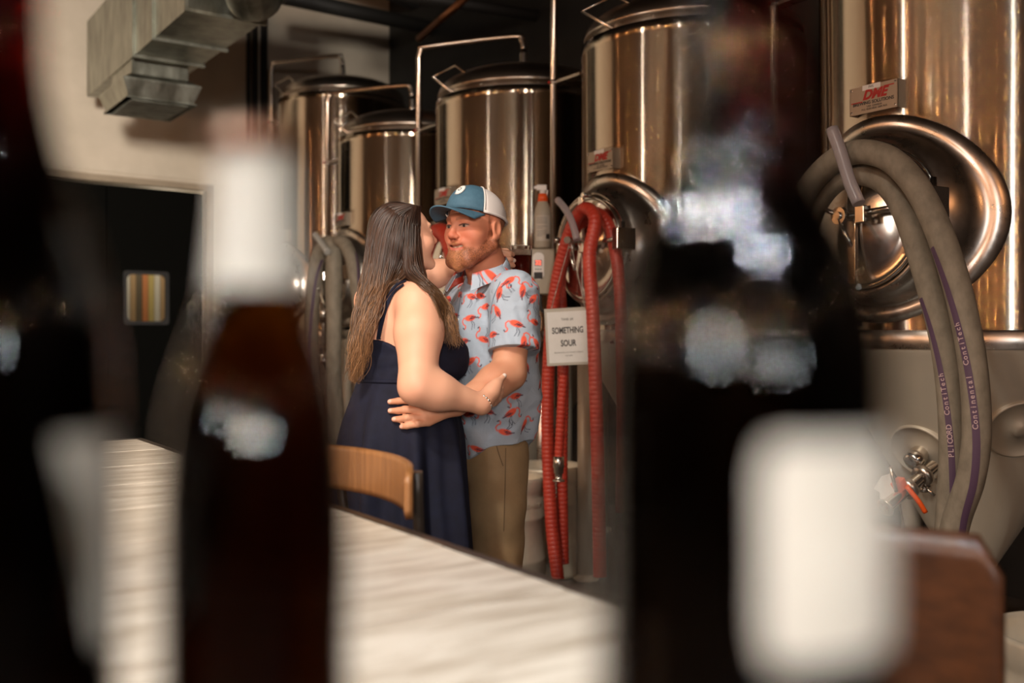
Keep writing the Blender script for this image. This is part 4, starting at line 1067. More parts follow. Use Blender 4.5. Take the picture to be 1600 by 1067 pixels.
def colw(w):
    c = np.tile(np.array(srgb(224, 170, 140)), (len(w), 1)); nz = vnoise(w, 22, 2.) * .5 + vnoise(w, 55, 5.) * .5
    c = mixc(c, srgb(214, 152, 124), np.clip(.25 + .35 * nz, 0, 1)); d = np.sqrt(((w - np.array(elR[:])) ** 2).sum(1)); c = mixc(c, srgb(212, 140, 112), sst(.07, .01, d) * .4)
    c, al = head_color(Hw, w, c, False, srgb(216, 130, 106))
    return nails(c, w, [thumb[2] + Vector((.002, -.006, .002)), fL[1][3] + Vector((0, -.008, 0))], srgb(244, 226, 216), .008)
wb = g.mesh('body', M_skin_w, woman, colw, loc=(Fw.c.x, Fw.c.y, 0)); bv_w = bvh_of(wb)
# bodice
g = SDF((-.62, 2.74, 1.12), (-.02, 3.34, 1.45), .0036)
E = lambda c, r, k=.03: g.ell(Fw(*c), r, Fw.A, k)
torso_w(E, None, .010)
fx, fy = Fw.f.x, Fw.f.y
def cutb(X, Y, Z):
    fw = (X - Fw.c.x) * Fw.f.x + (Y - Fw.c.y) * Fw.f.y; lf = (X - Fw.c.x) * Fw.l.x + (Y - Fw.c.y) * Fw.l.y
    top = 1.302 + .03 * np.clip(fw / .1, -.3, 1) - .040 * np.exp(-((np.abs(lf) - .145) / .05) ** 2)
    return np.maximum(Z - top, WS - Z)
g.map(cutb)
def fold_b(v):
    n = v - np.array((Fw.c.x, Fw.c.y, 0)); n[:, 2] = 0; n /= np.linalg.norm(n, axis=1)[:, None] + 1e-6
    return n * (.0022 * vnoise(v * np.array([1, 1, 2.2]), 34, 1.))[:, None]
bd = g.mesh('bodice', M_navy, woman, None, fold_b, loc=(Fw.c.x, Fw.c.y, 0)); bv_bd = bvh_of(bd)
def ribbon(bvs, path, w, th, name, m, parent, off=.003, default=2.95):
    pts = []
    pp = spline([Vector((x, y, 0)) for x, y in path], 8); prev = None
    for q in pp:
        best = None
        for b_ in bvs:
            p, nn = hit(b_, q.x, q.y, off, default)
            if best is None or p.y < best[0].y: best = (p, nn)
        if best[0].y > default + .2 and prev: best = (P(q.x, q.y, prev[0].y), prev[1])
        pts.append(best); prev = best
    v = []; f = []; base = Vector(parent.location)
    for i, (p, nn) in enumerate(pts):
        t = (pts[min(i+1, len(pts)-1)][0] - pts[max(i-1, 0)][0]).normalized(); sd = t.cross(nn).normalized()
        for a, h_ in ((-w/2, 0), (-w/2, th), (w/2, th), (w/2, 0)): v.append((p + sd * a + nn * h_ - base)[:])
    for i in range(len(pts) - 1):
        for k_ in range(4): a = i*4 + k_; b = i*4 + (k_+1) % 4; f.append((a, b, b+4, a+4))
    f += [(0, 1, 2, 3), tuple(len(v) - 4 + k_ for k_ in (3, 2, 1, 0))]
    mb = MB(); mb.add(v, f, None, False); return mb.build(name, m, parent)
ribbon([bv_w, bv_bd], [(634, 440), (620, 447), (604, 463), (590, 488), (580, 512), (575, 530)], .016, .003, 'strap', M_navy, woman)
ribbon([bv_w, bv_bd], [(632, 446), (617, 458), (604, 480), (597, 505), (592, 532)], .013, .003, 'strap', M_navy, woman)
ribbon([bv_bd], [(572, 528), (570, 560), (571, 596)], .006, .002, 'seam', M_navy, woman)
mb = MB(); wz = [(skirt_pt(2*math.pi*i/90, WS) - Vector((Fw.c.x, Fw.c.y, 0))) for i in range(90)]
mb.tube([p * 1. + Vector((0, 0, .004)) for p in wz + wz[:1]], .006, 6); mb.build('waistband', M_navy, woman)
# bracelet of beads
wd = (palm - wrR).normalized(); wc = wrR.lerp(palm, .12); Mb = frame(wc, (0, 0, 1), wd); M_bead = mat('bead_silver', (.8, .74, .66), .25, .9); M_beadc = mat('bead_copper', (.75, .42, .28), .3, .9)
for i in range(20):
    a = 2 * math.pi * i / 20; p = Mb @ Vector((.0295 * math.cos(a), .0295 * math.sin(a), 0)); mb = MB(); mb.lathe([(0, -.0042), (.003, -.003), (.0042, 0), (.003, .003), (0, .0042)], 8, T(*(p - Vector((Fw.c.x, Fw.c.y, 0)))))
    mb.build('bracelet_bead', M_beadc if i % 5 == 0 else M_bead, woman)
# ---- her hair: a base volume and locks along guides
M_hair = mat('brown_hair', srgb(84, 56, 40), .42); b = bsdf(M_hair); b.inputs['Specular IOR Level'].default_value = .5
M_hair.node_tree.nodes.remove(M_hair.node_tree.nodes.get('x')) if False else None
a = nd(M_hair, 'ShaderNodeAttribute', attribute_name='Col'); lk(M_hair, a, 'Color', b, 'Base Color')
g = SDF((-.62, 2.72, 1.1), (-.05, 3.3, 1.86), .004)
HE = lambda c, r, k=.012, op='add': g.ell(Hw(*c), [x * Hw.sc for x in r], Hw.A, k, op)
HE((0, -.018, .040), (.081, .094, .084)); HE((0, -.040, -.01), (.074, .070, .11), .03)
g.chain([Hw(0, -.06, -.03), P(594, 440, 2.925), P(579, 490, 2.87)], [.065, .038, .026], .03)
g.chain([P(579, 490, 2.87), P(567, 540, 2.865), P(558, 585, 2.87)], [.026, .020, .010], .02)
g.chain([Hw(-.055, -.0, -.02), P(650, 430, 2.90), P(668, 458, 2.86)], [.030, .026, .016], .02)
HE((0, .115, -.02), (.074, .084, .115), .008, 'sub')
def hcol(w):
    s_ = vnoise(w * np.array([1, 1, .12]), 160, 2.) * .6 + vnoise(w * np.array([1, 1, .2]), 420, 4.) * .4
    low = sst(1.55, 1.30, w[:, 2]); c = np.tile(np.array(srgb(32, 22, 16)), (len(w), 1)); c = mixc(c, srgb(88, 62, 44), low * .8); return c * (1 + .55 * s_[:, None])
hair = g.mesh('hair', M_hair, woman, hcol, loc=(Fw.c.x, Fw.c.y, 0)); bv_h = bvh_of(hair)
rnd = random.Random(7)
# guides in pixels: each from the crown part down to the ends
GD = [
 [(640, 320), (606, 324), (586, 342), (577, 380), (570, 425), (561, 470), (555, 520), (549, 575)],
 [(643, 321), (618, 332), (600, 360), (592, 400), (586, 440), (570, 485), (562, 540), (553, 597)],
 [(646, 321), (628, 335), (616, 370), (610, 410), (602, 445), (588, 485), (573, 535), (558, 590)],
 [(650, 322), (640, 340), (632, 380), (624, 415), (608, 440), (588, 466), (577, 510), (562, 560)],
 [(654, 323), (650, 345), (646, 385), (642, 418), (626, 436), (604, 448), (585, 474), (574, 518)],
 [(652, 324), (652, 350), (650, 385), (655, 420), (664, 442), (678, 462), (692, 490), (702, 522)],
]
GS = [[(652, 322), (648, 350), (644, 390), (646, 425), (666, 445), (688, 468), (702, 500), (711, 545)],
      [(646, 322), (638, 350), (632, 395), (634, 428), (656, 442), (681, 460), (697, 490), (706, 532)],
      [(650, 323), (651, 350), (648, 385), (653, 420), (676, 447), (696, 472), (709, 505), (716, 540)]]
DG = [None, None, None, None, 2.90, 2.865, 2.86, 2.865]
V_, F_, CL = [], [], []
def lock(path, rad, base, jit, wave, depth_shift=0.):
    jit = (*jit, rnd.uniform(-14, 5))
    pts = []
    for i, (x, y) in enumerate(path):
        x += jit[0] * (.3 + i / 8) + (jit[2] if i == 0 else .4 * jit[2] if i == 1 else 0); y += jit[1] * (1 if i else .3)
        p, nn, *_ = *hit(bv_h, x, y, .002, None if False else (DG[i] or 2.9)), 0
        if p.y > 3.02 and i > 3: p = P(x, y, DG[i])
        pts.append(p + Vector((0, -depth_shift, 0)))
    # pull onto the shoulder when the skin is nearer than the guide
    for i in range(3, len(pts)):
        d = (pts[i] - CAM).normalized(); q, nn, ii, t = bv_w.ray_cast(CAM, d)
        if q is not None and q.y < pts[i].y + .012: pts[i] = q - d * (.008 + abs(depth_shift))
        if i > 5 :
            q, nn, ii, t = bv_bd.ray_cast(CAM, d)
            if q is not None and q.y < pts[i].y + .012: pts[i] = q - d * (.009 + abs(depth_shift))
    sp = spline(pts, 9); n = len(sp); ph = rnd.uniform(0, 6.3)
    b0 = len(V_); seg = 5
    tone = rnd.uniform(.35, 1.35)
    for i, p in enumerate(sp):
        t = i / (n - 1); tg_ = (sp[min(i+1, n-1)] - sp[max(i-1, 0)]).normalized(); sd = tg_.cross(Vector((0, 1, 0))).normalized(); bk = sd.cross(tg_)
        wv = wave * max(0, t - .45) * math.sin(t * 26 + ph); c = p + sd * wv + bk * wv * .5
        r = rad * min(1, t * 8 + .3) * (1 - .85 * max(0, (t - .6) / .4) ** 1.5)
        for k_ in range(seg):
            a_ = 2 * math.pi * k_ / seg; V_.append(c + sd * math.cos(a_) * r + bk * math.sin(a_) * r * .6)
            lo = np.array(srgb(52, 31, 19)); hi_ = np.array(srgb(142, 102, 66)); m_ = min(1, max(0, (t - .45) / .5)) * .8
            cc = (lo * (1 - m_) + hi_ * m_) * tone; CL.append((*cc, 1))
    for i in range(n - 1):
        for k_ in range(seg):
            a_ = b0 + i * seg + k_; b_ = b0 + i * seg + (k_ + 1) % seg; F_.append((a_, b_, b_ + seg, a_ + seg))
def between(G, u):
    i = min(int(u), len(G) - 2); t = u - i
    return [(a[0] * (1 - t) + b_[0] * t, a[1] * (1 - t) + b_[1] * t) for a, b_ in zip(G[i], G[i + 1])]
for i in range(620): lock(between(GD, 3.98 * rnd.random() ** 1.25), rnd.uniform(.0011, .0026), 0, (rnd.gauss(0, 2.4), rnd.gauss(0, 2.2)), rnd.choice((.004, .01, .02, .028)), rnd.uniform(0, .004))
for i in range(110): lock(GD[5], rnd.uniform(.0012, .0024), 0, (rnd.gauss(0, 3), rnd.gauss(0, 2)), .0, 0.)
for i in range(60): lock(between(GD, 3.9 + rnd.uniform(0, .08)), rnd.uniform(.0012, .0024), 0, (rnd.gauss(0, 2), rnd.gauss(0, 2)), .006, 0.)
for i in range(170): lock(between(GS, rnd.uniform(0, 2)), rnd.uniform(.0012, .0026), 0, (rnd.gauss(0, 2.2), rnd.gauss(0, 1.6)), rnd.choice((.006, .014, .024, .032)), rnd.uniform(0, .008))
mb = MB(); mb.add([(p - Vector((Fw.c.x, Fw.c.y, 0)))[:] for p in V_], F_); lk_ = mb.build('hair_locks', M_hair, woman); lk_['kind'] = 'stuff'
at = lk_.data.color_attributes.new('Col', 'FLOAT_COLOR', 'POINT'); at.data.foreach_set('color', np.array(CL, dtype=np.float32).ravel())

# ---- the man: faces left, his left side towards us
Cm = Vector((-.066, 3.23, 0)); Fm = Frame(Cm, (-.85, -.53, 0))
Hm = Frame(P(744, 361, 3.17), (-.635, -.772, 0), pitch=3, sc=1.03)
man = empty('person', (Cm.x, Cm.y, 0)); tag(man, 'bearded smiling man in a trucker cap and flamingo print shirt', 'person')
LOC = (Cm.x, Cm.y, 0)
g = SDF((-.40, 2.72, 0), (.14, 3.72, 1.84), .0023, ((0, .9, .012), (.9, 1.5, .005), (1.5, 1.82, .0021)))
def torso_m(g, o=0.):
    E = lambda c, r, k=.04: g.ell(Fm(*c), r, Fm.A, k)
    E((0, .0, 1.30), (.180 + o, .125 + o, .19 + o)); E((0, .02, 1.12), (.165 + o, .145 + o, .17 + o), .05)
    g.cap(Fm(.11, -.01, 1.405), Fm(-.13, -.01, 1.405), .062 + o, .062 + o, .04)
torso_m(g)
shm, elm = P(803, 462, 3.07), P(795, 583, 3.00); wrm = hit(bv_sk, 702, 640, .036, 2.85)[0]
g.cap(Fm(.10, -.01, 1.42), shm, .055, .062, .04); g.cap(Fm(0, -.01, 1.43), Hm(0, -.02, -.06), .072, .064, .03)
g.ell(Fm(-.01, .01, .94), (.145, .11, .14), Fm.A, .05)
for s_ in (-1, 1):
    g.chain([Fm(s_ * .08 - .01, .015, .88), Fm(s_ * .088 - .01, .03, .50), Fm(s_ * .10, .01, .10)], [.076, .055, .045], .02)
g.chain([shm, shm.lerp(elm, .4), elm], [.062, .060, .048], .03); g.chain([elm, elm.lerp(wrm, .28), wrm], [.048, .048, .029], .03)
shr = Fm(-.185, 0, 1.405); elr = Fm(-.235, .10, 1.14); wrr = Fm(-.12, .33, 1.10)
g.chain([shr, elr, wrr], [.06, .048, .03], .02); g.cap(wrr, Fm(-.04, .40, 1.09), .028, .022, .02)
# left hand spread on the small of her back
def skp(x, y, off): return hit(bv_sk, x, y, off, 2.85)[0]
kn_ = [skp(655, 632, .019), skp(653, 643, .020), skp(657, 654, .020), skp(664, 661, .017)]
tips = [(611, 629), (611, 643), (616, 656), (630, 667)]; mid1 = [(637, 628), (636, 642), (640, 655), (650, 665)]; mid2 = [(623, 628), (622, 643), (627, 656), (639, 666.5)]
for i in range(4):
    g.cap(wrm, kn_[i], .021, .0125, .014)
    pts = [kn_[i], skp(*mid1[i], .017), skp(*mid2[i], .012), skp(*tips[i], .009)]
    g.chain(pts, [.0118, .0104, .0094, .0078], .0035)
g.cap(wrm, kn_[1].lerp(wrm, .35), .022, .016, .02)
g.chain([wrm.lerp(kn_[0], .4), skp(664, 620, .018), skp(646, 609, .013), skp(630, 604, .010)], [.014, .012, .0105, .008], .008)
for i, yy in enumerate((1.10, 1.088, 1.076, 1.064)): g.chain([Fm(-.05, .39, yy), Fm(.02, .435, yy), Fm(.07, .445, yy - .01)], [.011, .0095, .008], .004)
sculpt_head(g, Hm, True, False)
def colm(w):
    c = np.tile(np.array(srgb(212, 158, 126)), (len(w), 1)); nz = vnoise(w, 24, 2.) * .5 + vnoise(w, 70, 5.) * .5
    c = mixc(c, srgb(188, 118, 88), np.clip(.35 + .35 * nz, 0, 1))
    q = Hm.loc(w); face = ((q[:, 2] > -.2)).astype(float); c = mixc(c, srgb(196, 120, 90), face * .8)
    c, al = head_color(Hm, w, c, True, srgb(190, 92, 66))
    return np.concatenate([nails(c, w, [skp(*tips[i], .016) for i in range(4)], srgb(226, 176, 156), .007), al[:, None]], 1)
mbod = g.mesh('body', M_skin_m, man, colm, loc=LOC)
# trousers
M_khaki = vary(mat('khaki_cloth', (.3, .22, .14), .8), srgb(134, 110, 78), srgb(156, 130, 96), 9, bump=.15)
g = SDF((-.40, 2.9, .03), (.25, 3.6, 1.10), .005)
g.ell(Fm(-.01, .015, .95), (.160, .125, .15), Fm.A, .05)
for s_ in (-1, 1): g.chain([Fm(s_ * .08 - .01, .015, .90), Fm(s_ * .088 - .01, .03, .50), Fm(s_ * .10, .01, .08)], [.094, .080, .068], .02)
def wr_(v):
    n = v - np.array((Cm.x, Cm.y, 0)); n[:, 2] = 0; n /= np.linalg.norm(n, axis=1)[:, None] + 1e-6
    return n * (.004 * vnoise(v * np.array([1, 1, 1.4]), 20, 3.))[:, None]
tr = g.mesh('trousers', M_khaki, man, None, wr_, loc=LOC); bv_t = bvh_of(tr)
ribbon([bv_t], [(773, 686), (779, 708), (786, 728)], .003, .001, 'pocket_seam', mat('seam_thread', srgb(104, 84, 58), .8), man, .001, 3.1)
ribbon([bv_t], [(790, 700), (789, 760), (787, 830)], .0025, .001, 'side_seam', bpy.data.materials['seam_thread'], man, .001, 3.1)
for s_ in (-1, 1):
    mb = MB(); mb.tube([(Fm(s_ * .10, -.07, .045) - Cm), (Fm(s_ * .10, .05, .05) - Cm), (Fm(s_ * .105, .19, .035) - Cm)], lambda t: .042 + .006 * math.sin(t * 3.1), 14, 5); mb.build('shoe', M_black, man)
# shirt
g = SDF((-.46, 2.84, .86), (.22, 3.62, 1.56), .0026)
torso_m(g, .016)
E = lambda c, r, k=.04: g.ell(Fm(*c), r, Fm.A, k)
E((-.008, .018, 1.0), (.168, .136, .20), .05); E((-.0, -.01, 1.10), (.165, .13, .2), .05)
slv = P(803, 549, 3.02)
g.cap(Fm(.10, -.01, 1.42), shm + Vector((0, 0, .004)), .066, .074, .04); g.cap(shm, slv, .074, .079, .02, cut=1.)
g.cap(shr, elr, .072, .075, .03, cut=.62)
g.cap(Fm(0, -.012, 1.44), Hm(0, -.035, -.10), .076, .074, .02)
g.cap(Hm(0, -.02, -.105), Hm(0, -.05, .2), .074, .12, .004, 'sub'); g.cap(Hm(0, .03, -.125), Hm(0, .18, -.14), .045, .02, .006, 'sub')
def cuts(X, Y, Z):
    fw = (X - Cm.x) * Fm.f.x + (Y - Cm.y) * Fm.f.y; lf = (X - Cm.x) * Fm.l.x + (Y - Cm.y) * Fm.l.y
    hem = .915 + .055 * np.exp(-((np.abs(lf) - .15) / .07) ** 2) - .10 * fw
    return hem - Z
g.map(cuts)
rs = random.Random(11)
FL = [(745, 402, 0), (707, 425, 1), (735, 466, 0), (752, 459, 2), (717, 447, 3), (760, 482, 4), (783, 458, 5), (797, 441, 1), (820, 455, 5), (735, 500, 4), (775, 489, 3), (806, 509, 0), (836, 500, 2), (757, 527, 2), (822, 535, 5), (735, 568, 1), (820, 575, 3), (806, 622, 4),
      (716, 590, 4), (760, 645, 0), (800, 648, 1), (733, 650, 4), (722, 676, 3), (744, 704, 0), (790, 672, 2), (820, 665, 5), (835, 470, 1), (790, 700, 5), (697, 440, 2), (700, 470, 0), (770, 430, 2), (738, 436, 5), (812, 590, 2), (785, 560, 0), (765, 595, 1), (838, 540, 3)]
def wrinkle(v):
    n = v - np.array((Cm.x, Cm.y, 0)); n[:, 2] = 0; n /= np.linalg.norm(n, axis=1)[:, None] + 1e-6
    q = v * np.array([1, 1, 1.]); a_ = np.sin(q[:, 2] * 62 + q[:, 0] * 40 + 2.2 * np.sin(q[:, 0] * 17 + q[:, 2] * 9)); b_ = np.sin(q[:, 0] * 75 - q[:, 2] * 38 + 2 * np.sin(q[:, 2] * 15))
    lo = sst(1.30, .95, v[:, 2])
    d = .0040 * a_ * np.maximum(b_, -.2) + lo * .008 * np.sin(np.arctan2(v[:, 1] - Cm.y, v[:, 0] - Cm.x) * 9 + v[:, 2] * 6)
    return n * d[:, None]
tmp = g.mesh('tmp', M_khaki, None, None, wrinkle); bv_s = BVHTree.FromPolygons([v.co for v in tmp.data.vertices], [p.vertices[:] for p in tmp.data.polygons])
anch = []
for (x, y, k_) in FL:
    p, nn = hit(bv_s, x, y, 0, None if False else 9.)
    if p.y < 5: anch.append((p, nn, k_))
vs = tmp.data.vertices; tries = 0
while len(anch) < 110 and tries < 4000:
    tries += 1; v_ = vs[rs.randrange(len(vs))]; nn = v_.normal
    if abs(nn.z) > .8: continue
    if all((v_.co - a_[0]).length > .072 for a_ in anch): anch.append((v_.co.copy(), nn.copy(), rs.randrange(6)))
bpy.data.objects.remove(tmp)
FB, FK = np.array(srgb(232, 92, 66)), np.array(srgb(30, 32, 58)); SB = np.array(srgb(166, 179, 194))
def seg2(x, y, a, b_):
    ax_, ay = a; bx, by = b_; dx, dy = bx - ax_, by - ay; t = np.clip(((x - ax_) * dx + (y - ay) * dy) / (dx*dx + dy*dy + 1e-12), 0, 1)
    return np.sqrt((x - ax_ - dx * t) ** 2 + (y - ay - dy * t) ** 2)
def flam(x, y):
    """one printed bird, unit: body about 2 long; returns coral and dark masks"""
    d1 = np.sqrt((x / 1.05) ** 2 + ((y + .12 * x) / .52) ** 2) - 1; d1 = d1 * .5
    tail = seg2(x, y, (.7, .05), (1.5, -.30)) - .15 * np.clip(1.6 - x, 0, 1)
    nk_ = 9.
    for a, b_ in zip([(-.8, .1), (-1.25, .25), (-1.6, -.15), (-1.5, -.7), (-1.15, -1.0), (-1.2, -1.35)], [(-1.25, .25), (-1.6, -.15), (-1.5, -.7), (-1.15, -1.0), (-1.2, -1.35), (-1.45, -1.5)]): nk_ = np.minimum(nk_, seg2(x, y, a, b_) - .105)
    coral = np.minimum(np.minimum(d1, tail), nk_)
    dark = np.minimum(seg2(x, y, (-1.5, -1.48), (-1.68, -1.30)) - .09, seg2(x, y, (.1, -.5), (.35, -1.2)) - .045)
    dark = np.minimum(dark, seg2(x, y, (.35, -1.2), (.05, -1.95)) - .045); dark = np.minimum(dark, seg2(x, y, (.25, -.45), (.75, -1.15)) - .045); dark = np.minimum(dark, seg2(x, y, (.75, -1.15), (.60, -1.9)) - .045)
    wing = np.minimum(seg2(x, y, (.1, -.02), (1.45, -.28)) - .09, seg2(x, y, (.3, .18), (1.1, .0)) - .05); wing = np.minimum(wing, seg2(x, y, (-.2, -.15), (.6, -.28)) - .05)
    return coral, np.minimum(dark, wing)
def cols(w):
    c = np.tile(SB, (len(w), 1)) * (1 + .03 * vnoise(w, 60)[:, None])
    for p, nn, k_ in anch:
        d = w - np.array(p[:]); idx = np.nonzero((d ** 2).sum(1) < .066 ** 2)[0]
        if not len(idx): continue
        t = Vector((0, 0, 1)); sd = t.cross(nn).normalized(); up = nn.cross(sd)
        a_ = R([-10, 25, 160, -40, 15, 70][k_]); fl_ = -1 if k_ in (1, 2, 5) else 1
        e1 = sd * math.cos(a_) + up * math.sin(a_); e2 = -sd * math.sin(a_) + up * math.cos(a_)
        s_ = .0195; x = fl_ * (d[idx] @ np.array(e1[:])) / s_; y = (d[idx] @ np.array(e2[:])) / s_ - .35
        co, dk = flam(x, y); w_ = .09
        cm_ = sst(w_, -w_, co); dm = sst(w_, -w_, dk)
        cc = c[idx]; cc = mixc(cc, FB, cm_); cc = mixc(cc, FK, dm); c[idx] = cc
    return c
M_shirt = colmat('shirt_cloth', .8)
bp = nd(M_shirt, 'ShaderNodeBump', i_Strength=.8, i_Distance=.006); no = nd(M_shirt, 'ShaderNodeTexNoise', i_Scale=16., i_Detail=3, i_Distortion=1.2); tc = nd(M_shirt, 'ShaderNodeTexCoord')
lk(M_shirt, tc, 'Object', no, 'Vector'); lk(M_shirt, no, 'Fac', bp, 'Height'); lk(M_shirt, bp, 'Normal', bsdf(M_shirt), 'Normal')
shirt = g.mesh('shirt', M_shirt, man, cols, wrinkle, loc=LOC)
bv_s2 = bvh_of(shirt)
# collar leaves
def collar(side, col_anchor):
    v = []; f = []; n = 14
    for i in range(n + 1):
        t = i / n; a_ = R(-150 + 178 * t) if side > 0 else R(-150 + 178 * t)
        # neck ring angle measured from the back (-f) round to the front
        pass
        lx = side * math.sin(R(5) + R(150) * t) * .080; fy_ = -math.cos(R(5) + R(150) * t) * .082 + .008
        drop = .022 * t; top = Hm(lx * .94 / 1.05, (fy_) * .94 / 1.05 - .016, -.088 - drop / 1.05 - .022 * t)
        wd_ = .030 + .026 * max(0, (t - .55) / .45)
        out = (Hm.l * (side * math.sin(R(5) + R(150) * t)) + Hm.f * (-math.cos(R(5) + R(150) * t))).normalized()
        low = top + Vector((out.x, out.y, 0)) * (.020 + .012 * t) + Vector((0, 0, -wd_)) + Hm.l * side * .012 * max(0, t - .6)
        for p, o_ in ((top, 0), (low, 0), (low, .003), (top, .003)): v.append(p + out * o_)
    for i in range(n):
        for k_ in range(4): a, b_ = i*4 + k_, i*4 + (k_+1) % 4; f.append((a, b_, b_+4, a+4))
    f += [(0, 1, 2, 3), tuple(n*4 + k_ for k_ in (3, 2, 1, 0))]
    # dense grid for the print
    mb = MB(); mb.add([(p - Cm)[:] for p in v], f, None, False); o = mb.build('collar', M_shirt, man)
    bm = bmesh.new(); bm.from_mesh(o.data); bmesh.ops.subdivide_edges(bm, edges=bm.edges[:], cuts=7, use_grid_fill=True); bm.to_mesh(o.data); bm.free()
    w = np.array([v_.co[:] for v_ in o.data.vertices]) + np.array(LOC); c = np.ones((len(w), 4), dtype=np.float32)
    global anch
    keep = anch
    anch = [(v[int(q)], (Vector(v[int(q)]) - Hm(0, 0, -.1)).normalized() * 1., k_) for q, k_ in ((1 + 4 * 5, 1), (1 + 4 * 10, 0), (4 * 13, 4))]
    c[:, :3] = cols(w); anch = keep; at = o.data.color_attributes.new('Col', 'FLOAT_COLOR', 'POINT'); at.data.foreach_set('color', c.ravel())
collar(1, 0); collar(-1, 0)
for (x, y) in ((719, 451), (716, 500), (718, 549)):
    p, nn = hit(bv_s2, x, y, .001, 3.1); mb = MB(); mb.lathe([(.0, 0), (.0055, 0), (.0055, .002), (.003, .0025), (0, .002)], 14, frame(p - Cm, (1, 0, 0), nn)); mb.build('button', M_white, man)
ribbon([bv_s2], [(722, 444), (716, 500), (716, 560)], .0016, .0008, 'placket_edge', mat('shirt_seam', srgb(112, 134, 152), .8), man, .0006, 3.1)
ribbon([bv_s2], [(782, 440), (770, 470), (766, 510), (765, 545)], .0016, .0008, 'sleeve_seam', bpy.data.materials['shirt_seam'], man, .0006, 3.1)
# cap
Kp = Frame(Hm(0, -.004, .052), Hm.f, sc=1.06); ct, st_ = math.cos(R(13)), math.sin(R(13))
kf = (Hm.f * ct + Hm.u * st_).normalized(); ku = (Hm.u * ct - Hm.f * st_).normalized(); kl = Hm.l
def KP(l, f_, u): return Kp.c + (kl * l + kf * f_ + ku * u) * 1.06
M_capb = vary(mat('cap_blue', srgb(58, 92, 112), .75), srgb(54, 88, 108), srgb(64, 100, 120), 60, bump=.15)
M_capw = mat('cap_mesh', srgb(214, 206, 202), .7)
cap = empty('cap'); cap.parent = man; cap.location = (0, 0, 0)
def dome(name, a0, a1, m, o=0., u0=-.012, vmax=1.):
    v = []; f = []; na, nu = 28, 16
    for j in range(nu + 1):
        e = (math.pi / 2) * (j / nu) * vmax
        for i in range(na + 1):
            a = a0 + (a1 - a0) * i / na; q = math.cos(e) ** .85
            front = max(0, math.cos(a)) ** 2
            u = u0 + (.090 + o) * (math.sin(e) ** (1 - .15 * front)) + .004 * front
            v.append((KP((.083 + o) * q * math.sin(a), (.103 + o) * q * math.cos(a) + .004 * front * (1 - q), u) - Cm)[:])
    for j in range(nu):
        for i in range(na): p_ = j * (na + 1) + i; f.append((p_, p_ + 1, p_ + na + 2, p_ + na + 1))
    mb = MB(); mb.add(v, f); ob = mb.build(name, m, cap); sm = ob.modifiers.new('s', 'SOLIDIFY'); sm.thickness = .0025; return ob
A_ = R(62)
dome('front_panel', -A_, A_, M_capb, .001); dome('mesh_panel', A_, 2 * math.pi - A_, M_capw, 0.)
for a in (A_, R(180), -A_):
    mb = MB(); pts = []
    for j in range(13):
        e = math.pi / 2 * j / 12; q = math.cos(e) ** .85; pts.append(KP(.085 * q * math.sin(a), .105 * q * math.cos(a), -.012 + .0925 * math.sin(e)) - Cm)
    mb.tube(pts, .0028, 6); mb.build('seam_tape', M_capw, cap)
mb = MB(); mb.tube([KP(.0845 * math.sin(a_), .1045 * math.cos(a_), -.010) - Cm for a_ in [A_ + (2 * math.pi - 2 * A_) * i / 24 for i in range(25)]], .0045, 6); mb.build('sweatband', M_capw, cap)
mb = MB(); mb.lathe([(0, 0), (.006, 0), (.005, .004), (0, .005)], 12, frame(KP(0, 0, .078) - Cm, kl, ku)); mb.build('top_button', M_capb, cap)
mb = MB(); mb.lathe([(0, 0), (.006, .0), (.006, .003), (0, .003)], 10, frame(KP(.025, -.104, -.006) - Cm, ku, -kf)); mb.build('snap', mat('snap_brown', srgb(120, 70, 48), .5), cap)
v = []; f = []; nu, nv = 24, 8
for j in range(nv + 1):
    t = j / nv
    for i in range(nu + 1):
        a = R(-66 + 132 * i / nu); r0l, r0f = .083 * math.sin(a), .103 * math.cos(a)
        ext = .070 * math.cos(a * .92) ** .55 if abs(a) < R(89) else 0
        l = r0l * (1 + .05 * t); f_ = r0f + ext * t
        drop = -.010 - .30 * l * l / .083 * (.35 + .65 * t) - .010 * t
        v.append((KP(l, f_, drop) - Cm)[:])
for j in range(nv):
    for i in range(nu): p_ = j * (nu + 1) + i; f.append((p_, p_ + 1, p_ + nu + 2, p_ + nu + 1))
mb = MB(); mb.add(v, f); ob = mb.build('brim', M_capb, cap); sm = ob.modifiers.new('s', 'SOLIDIFY'); sm.thickness = .004
# white toothed emblem on the front panel
def cap_surf(a, e, o=.0032):
    q = math.cos(e) ** .85; front = max(0, math.cos(a)) ** 2
    return KP((.084 + o) * q * math.sin(a), (.104 + o) * q * math.cos(a) + .004 * front * (1 - q), -.012 + (.091 + o) * (math.sin(e) ** (1 - .15 * front)) + .004 * front) - Cm
v = []; f = []; nt = 44; ca, ce = R(4), R(36)
for i in range(nt):
    th = 2 * math.pi * i / nt; ro = (.27 if i % 2 else .20) * (1 if math.cos(th) > -.55 else .72)
    v.append(cap_surf(ca + ro * math.cos(th) * .95, ce + ro * math.sin(th))[:]); v.append(cap_surf(ca + .085 * math.cos(th) , ce + .085 * math.sin(th))[:])
for i in range(nt): j = (i + 1) % nt; f.append((2*i, 2*j, 2*j+1, 2*i+1))
mb = MB(); mb.add(v, f, None, False); mb.build('emblem', M_white, cap)
v = [cap_surf(ca + .055 * math.cos(2*math.pi*i/14), ce + .045 * math.sin(2*math.pi*i/14))[:] for i in range(14)]
mb = MB(); mb.add(v, [tuple(range(14))], None, False); mb.build('emblem_centre', M_white, cap)
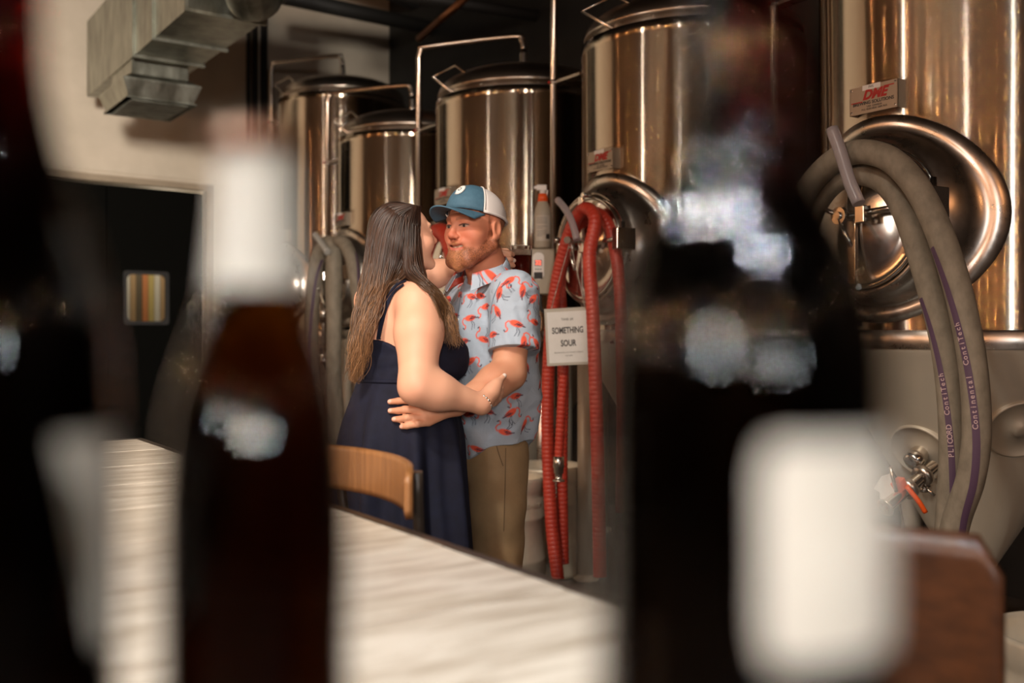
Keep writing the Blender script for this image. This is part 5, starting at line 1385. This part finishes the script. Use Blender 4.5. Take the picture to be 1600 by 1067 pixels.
# ---- the beer glass in her hand
gl = empty('beer_glass', (GL.x, GL.y, GL.z - .02)); tag(gl, 'pint glass of red beer with a foam head behind the man\'s neck', 'glass')
M_gl = bpy.data.materials.new('clear_glass'); M_gl.use_nodes = True; M_gl.node_tree.nodes.clear()
gs = M_gl.node_tree.nodes.new('ShaderNodeBsdfGlass'); gs.inputs['IOR'].default_value = 1.1; oo = M_gl.node_tree.nodes.new('ShaderNodeOutputMaterial'); M_gl.node_tree.links.new(gs.outputs[0], oo.inputs[0])
hz = P(814, 384, 3.40).z - (GL.z - .02)
mb = MB(); mb.lathe([(0, -.02), (.033, -.02), (.0345, 0), (.0385, hz - .002), (.0375, hz), (.0365, hz - .002), (.0325, .002), (0, .002)], 40); mb.build('glass', M_gl, gl)
mb = MB(); mb.lathe([(0, .003), (.0322, .003), (.0350, hz - .034), (0, hz - .034)], 32); mb.build('beer', mat('red_beer', srgb(120, 34, 18), .15, 0, Transmission_Weight=.35, IOR=1.33), gl)
mb = MB(); mb.lathe([(0, hz - .033), (.0351, hz - .033), (.0356, hz - .016), (.02, hz - .013), (0, hz - .015)], 32); mb.build('foam', vary(mat('foam', (.7, .6, .5), .8), srgb(214, 186, 160), srgb(236, 214, 192), 90, bump=.6), gl)
#@@LAMPS

# unseen pendant bulbs, added out of frame for warm streaks on the steel
def pendant(x, y, z, e, col, lb, r_=.028):
    t = empty('added_pendant', (x, y, z)); tag(t, lb, 'lamp', 'added pendant lamps behind the camera')
    mb = MB(); mb.tube([(0, 0, .13), (0, 0, WH - z)], .004, 6); mb.build('cord', M_black, t)
    mb = MB(); mb.lathe([(.02, .13), (.03, .11), (.03, .06), (.02, .055)], 16); mb.build('socket', M_black, t)
    l = bpy.data.lights.new('bulb', 'POINT'); l.energy = e * 2.2; l.color = col; l.shadow_soft_size = r_
    o = bpy.data.objects.new('bulb', l); C.objects.link(o); o.location = (0, 0, 0); o.parent = t
WARM = (1, .44, .17); WHT = (1, .86, .72)
ORD = 'first second third fourth fifth sixth seventh eighth ninth tenth eleventh twelfth thirteenth fourteenth fifteenth sixteenth seventeenth eighteenth nineteenth twentieth last'.split()
for i, (x, y, z, e, w) in enumerate(sorted(LAMPS)): pendant(x, y, z, e, WARM if w == 0 else WHT, 'added unseen bulb on a black cord, %s counting from the door side' % ORD[min(i, 20)])
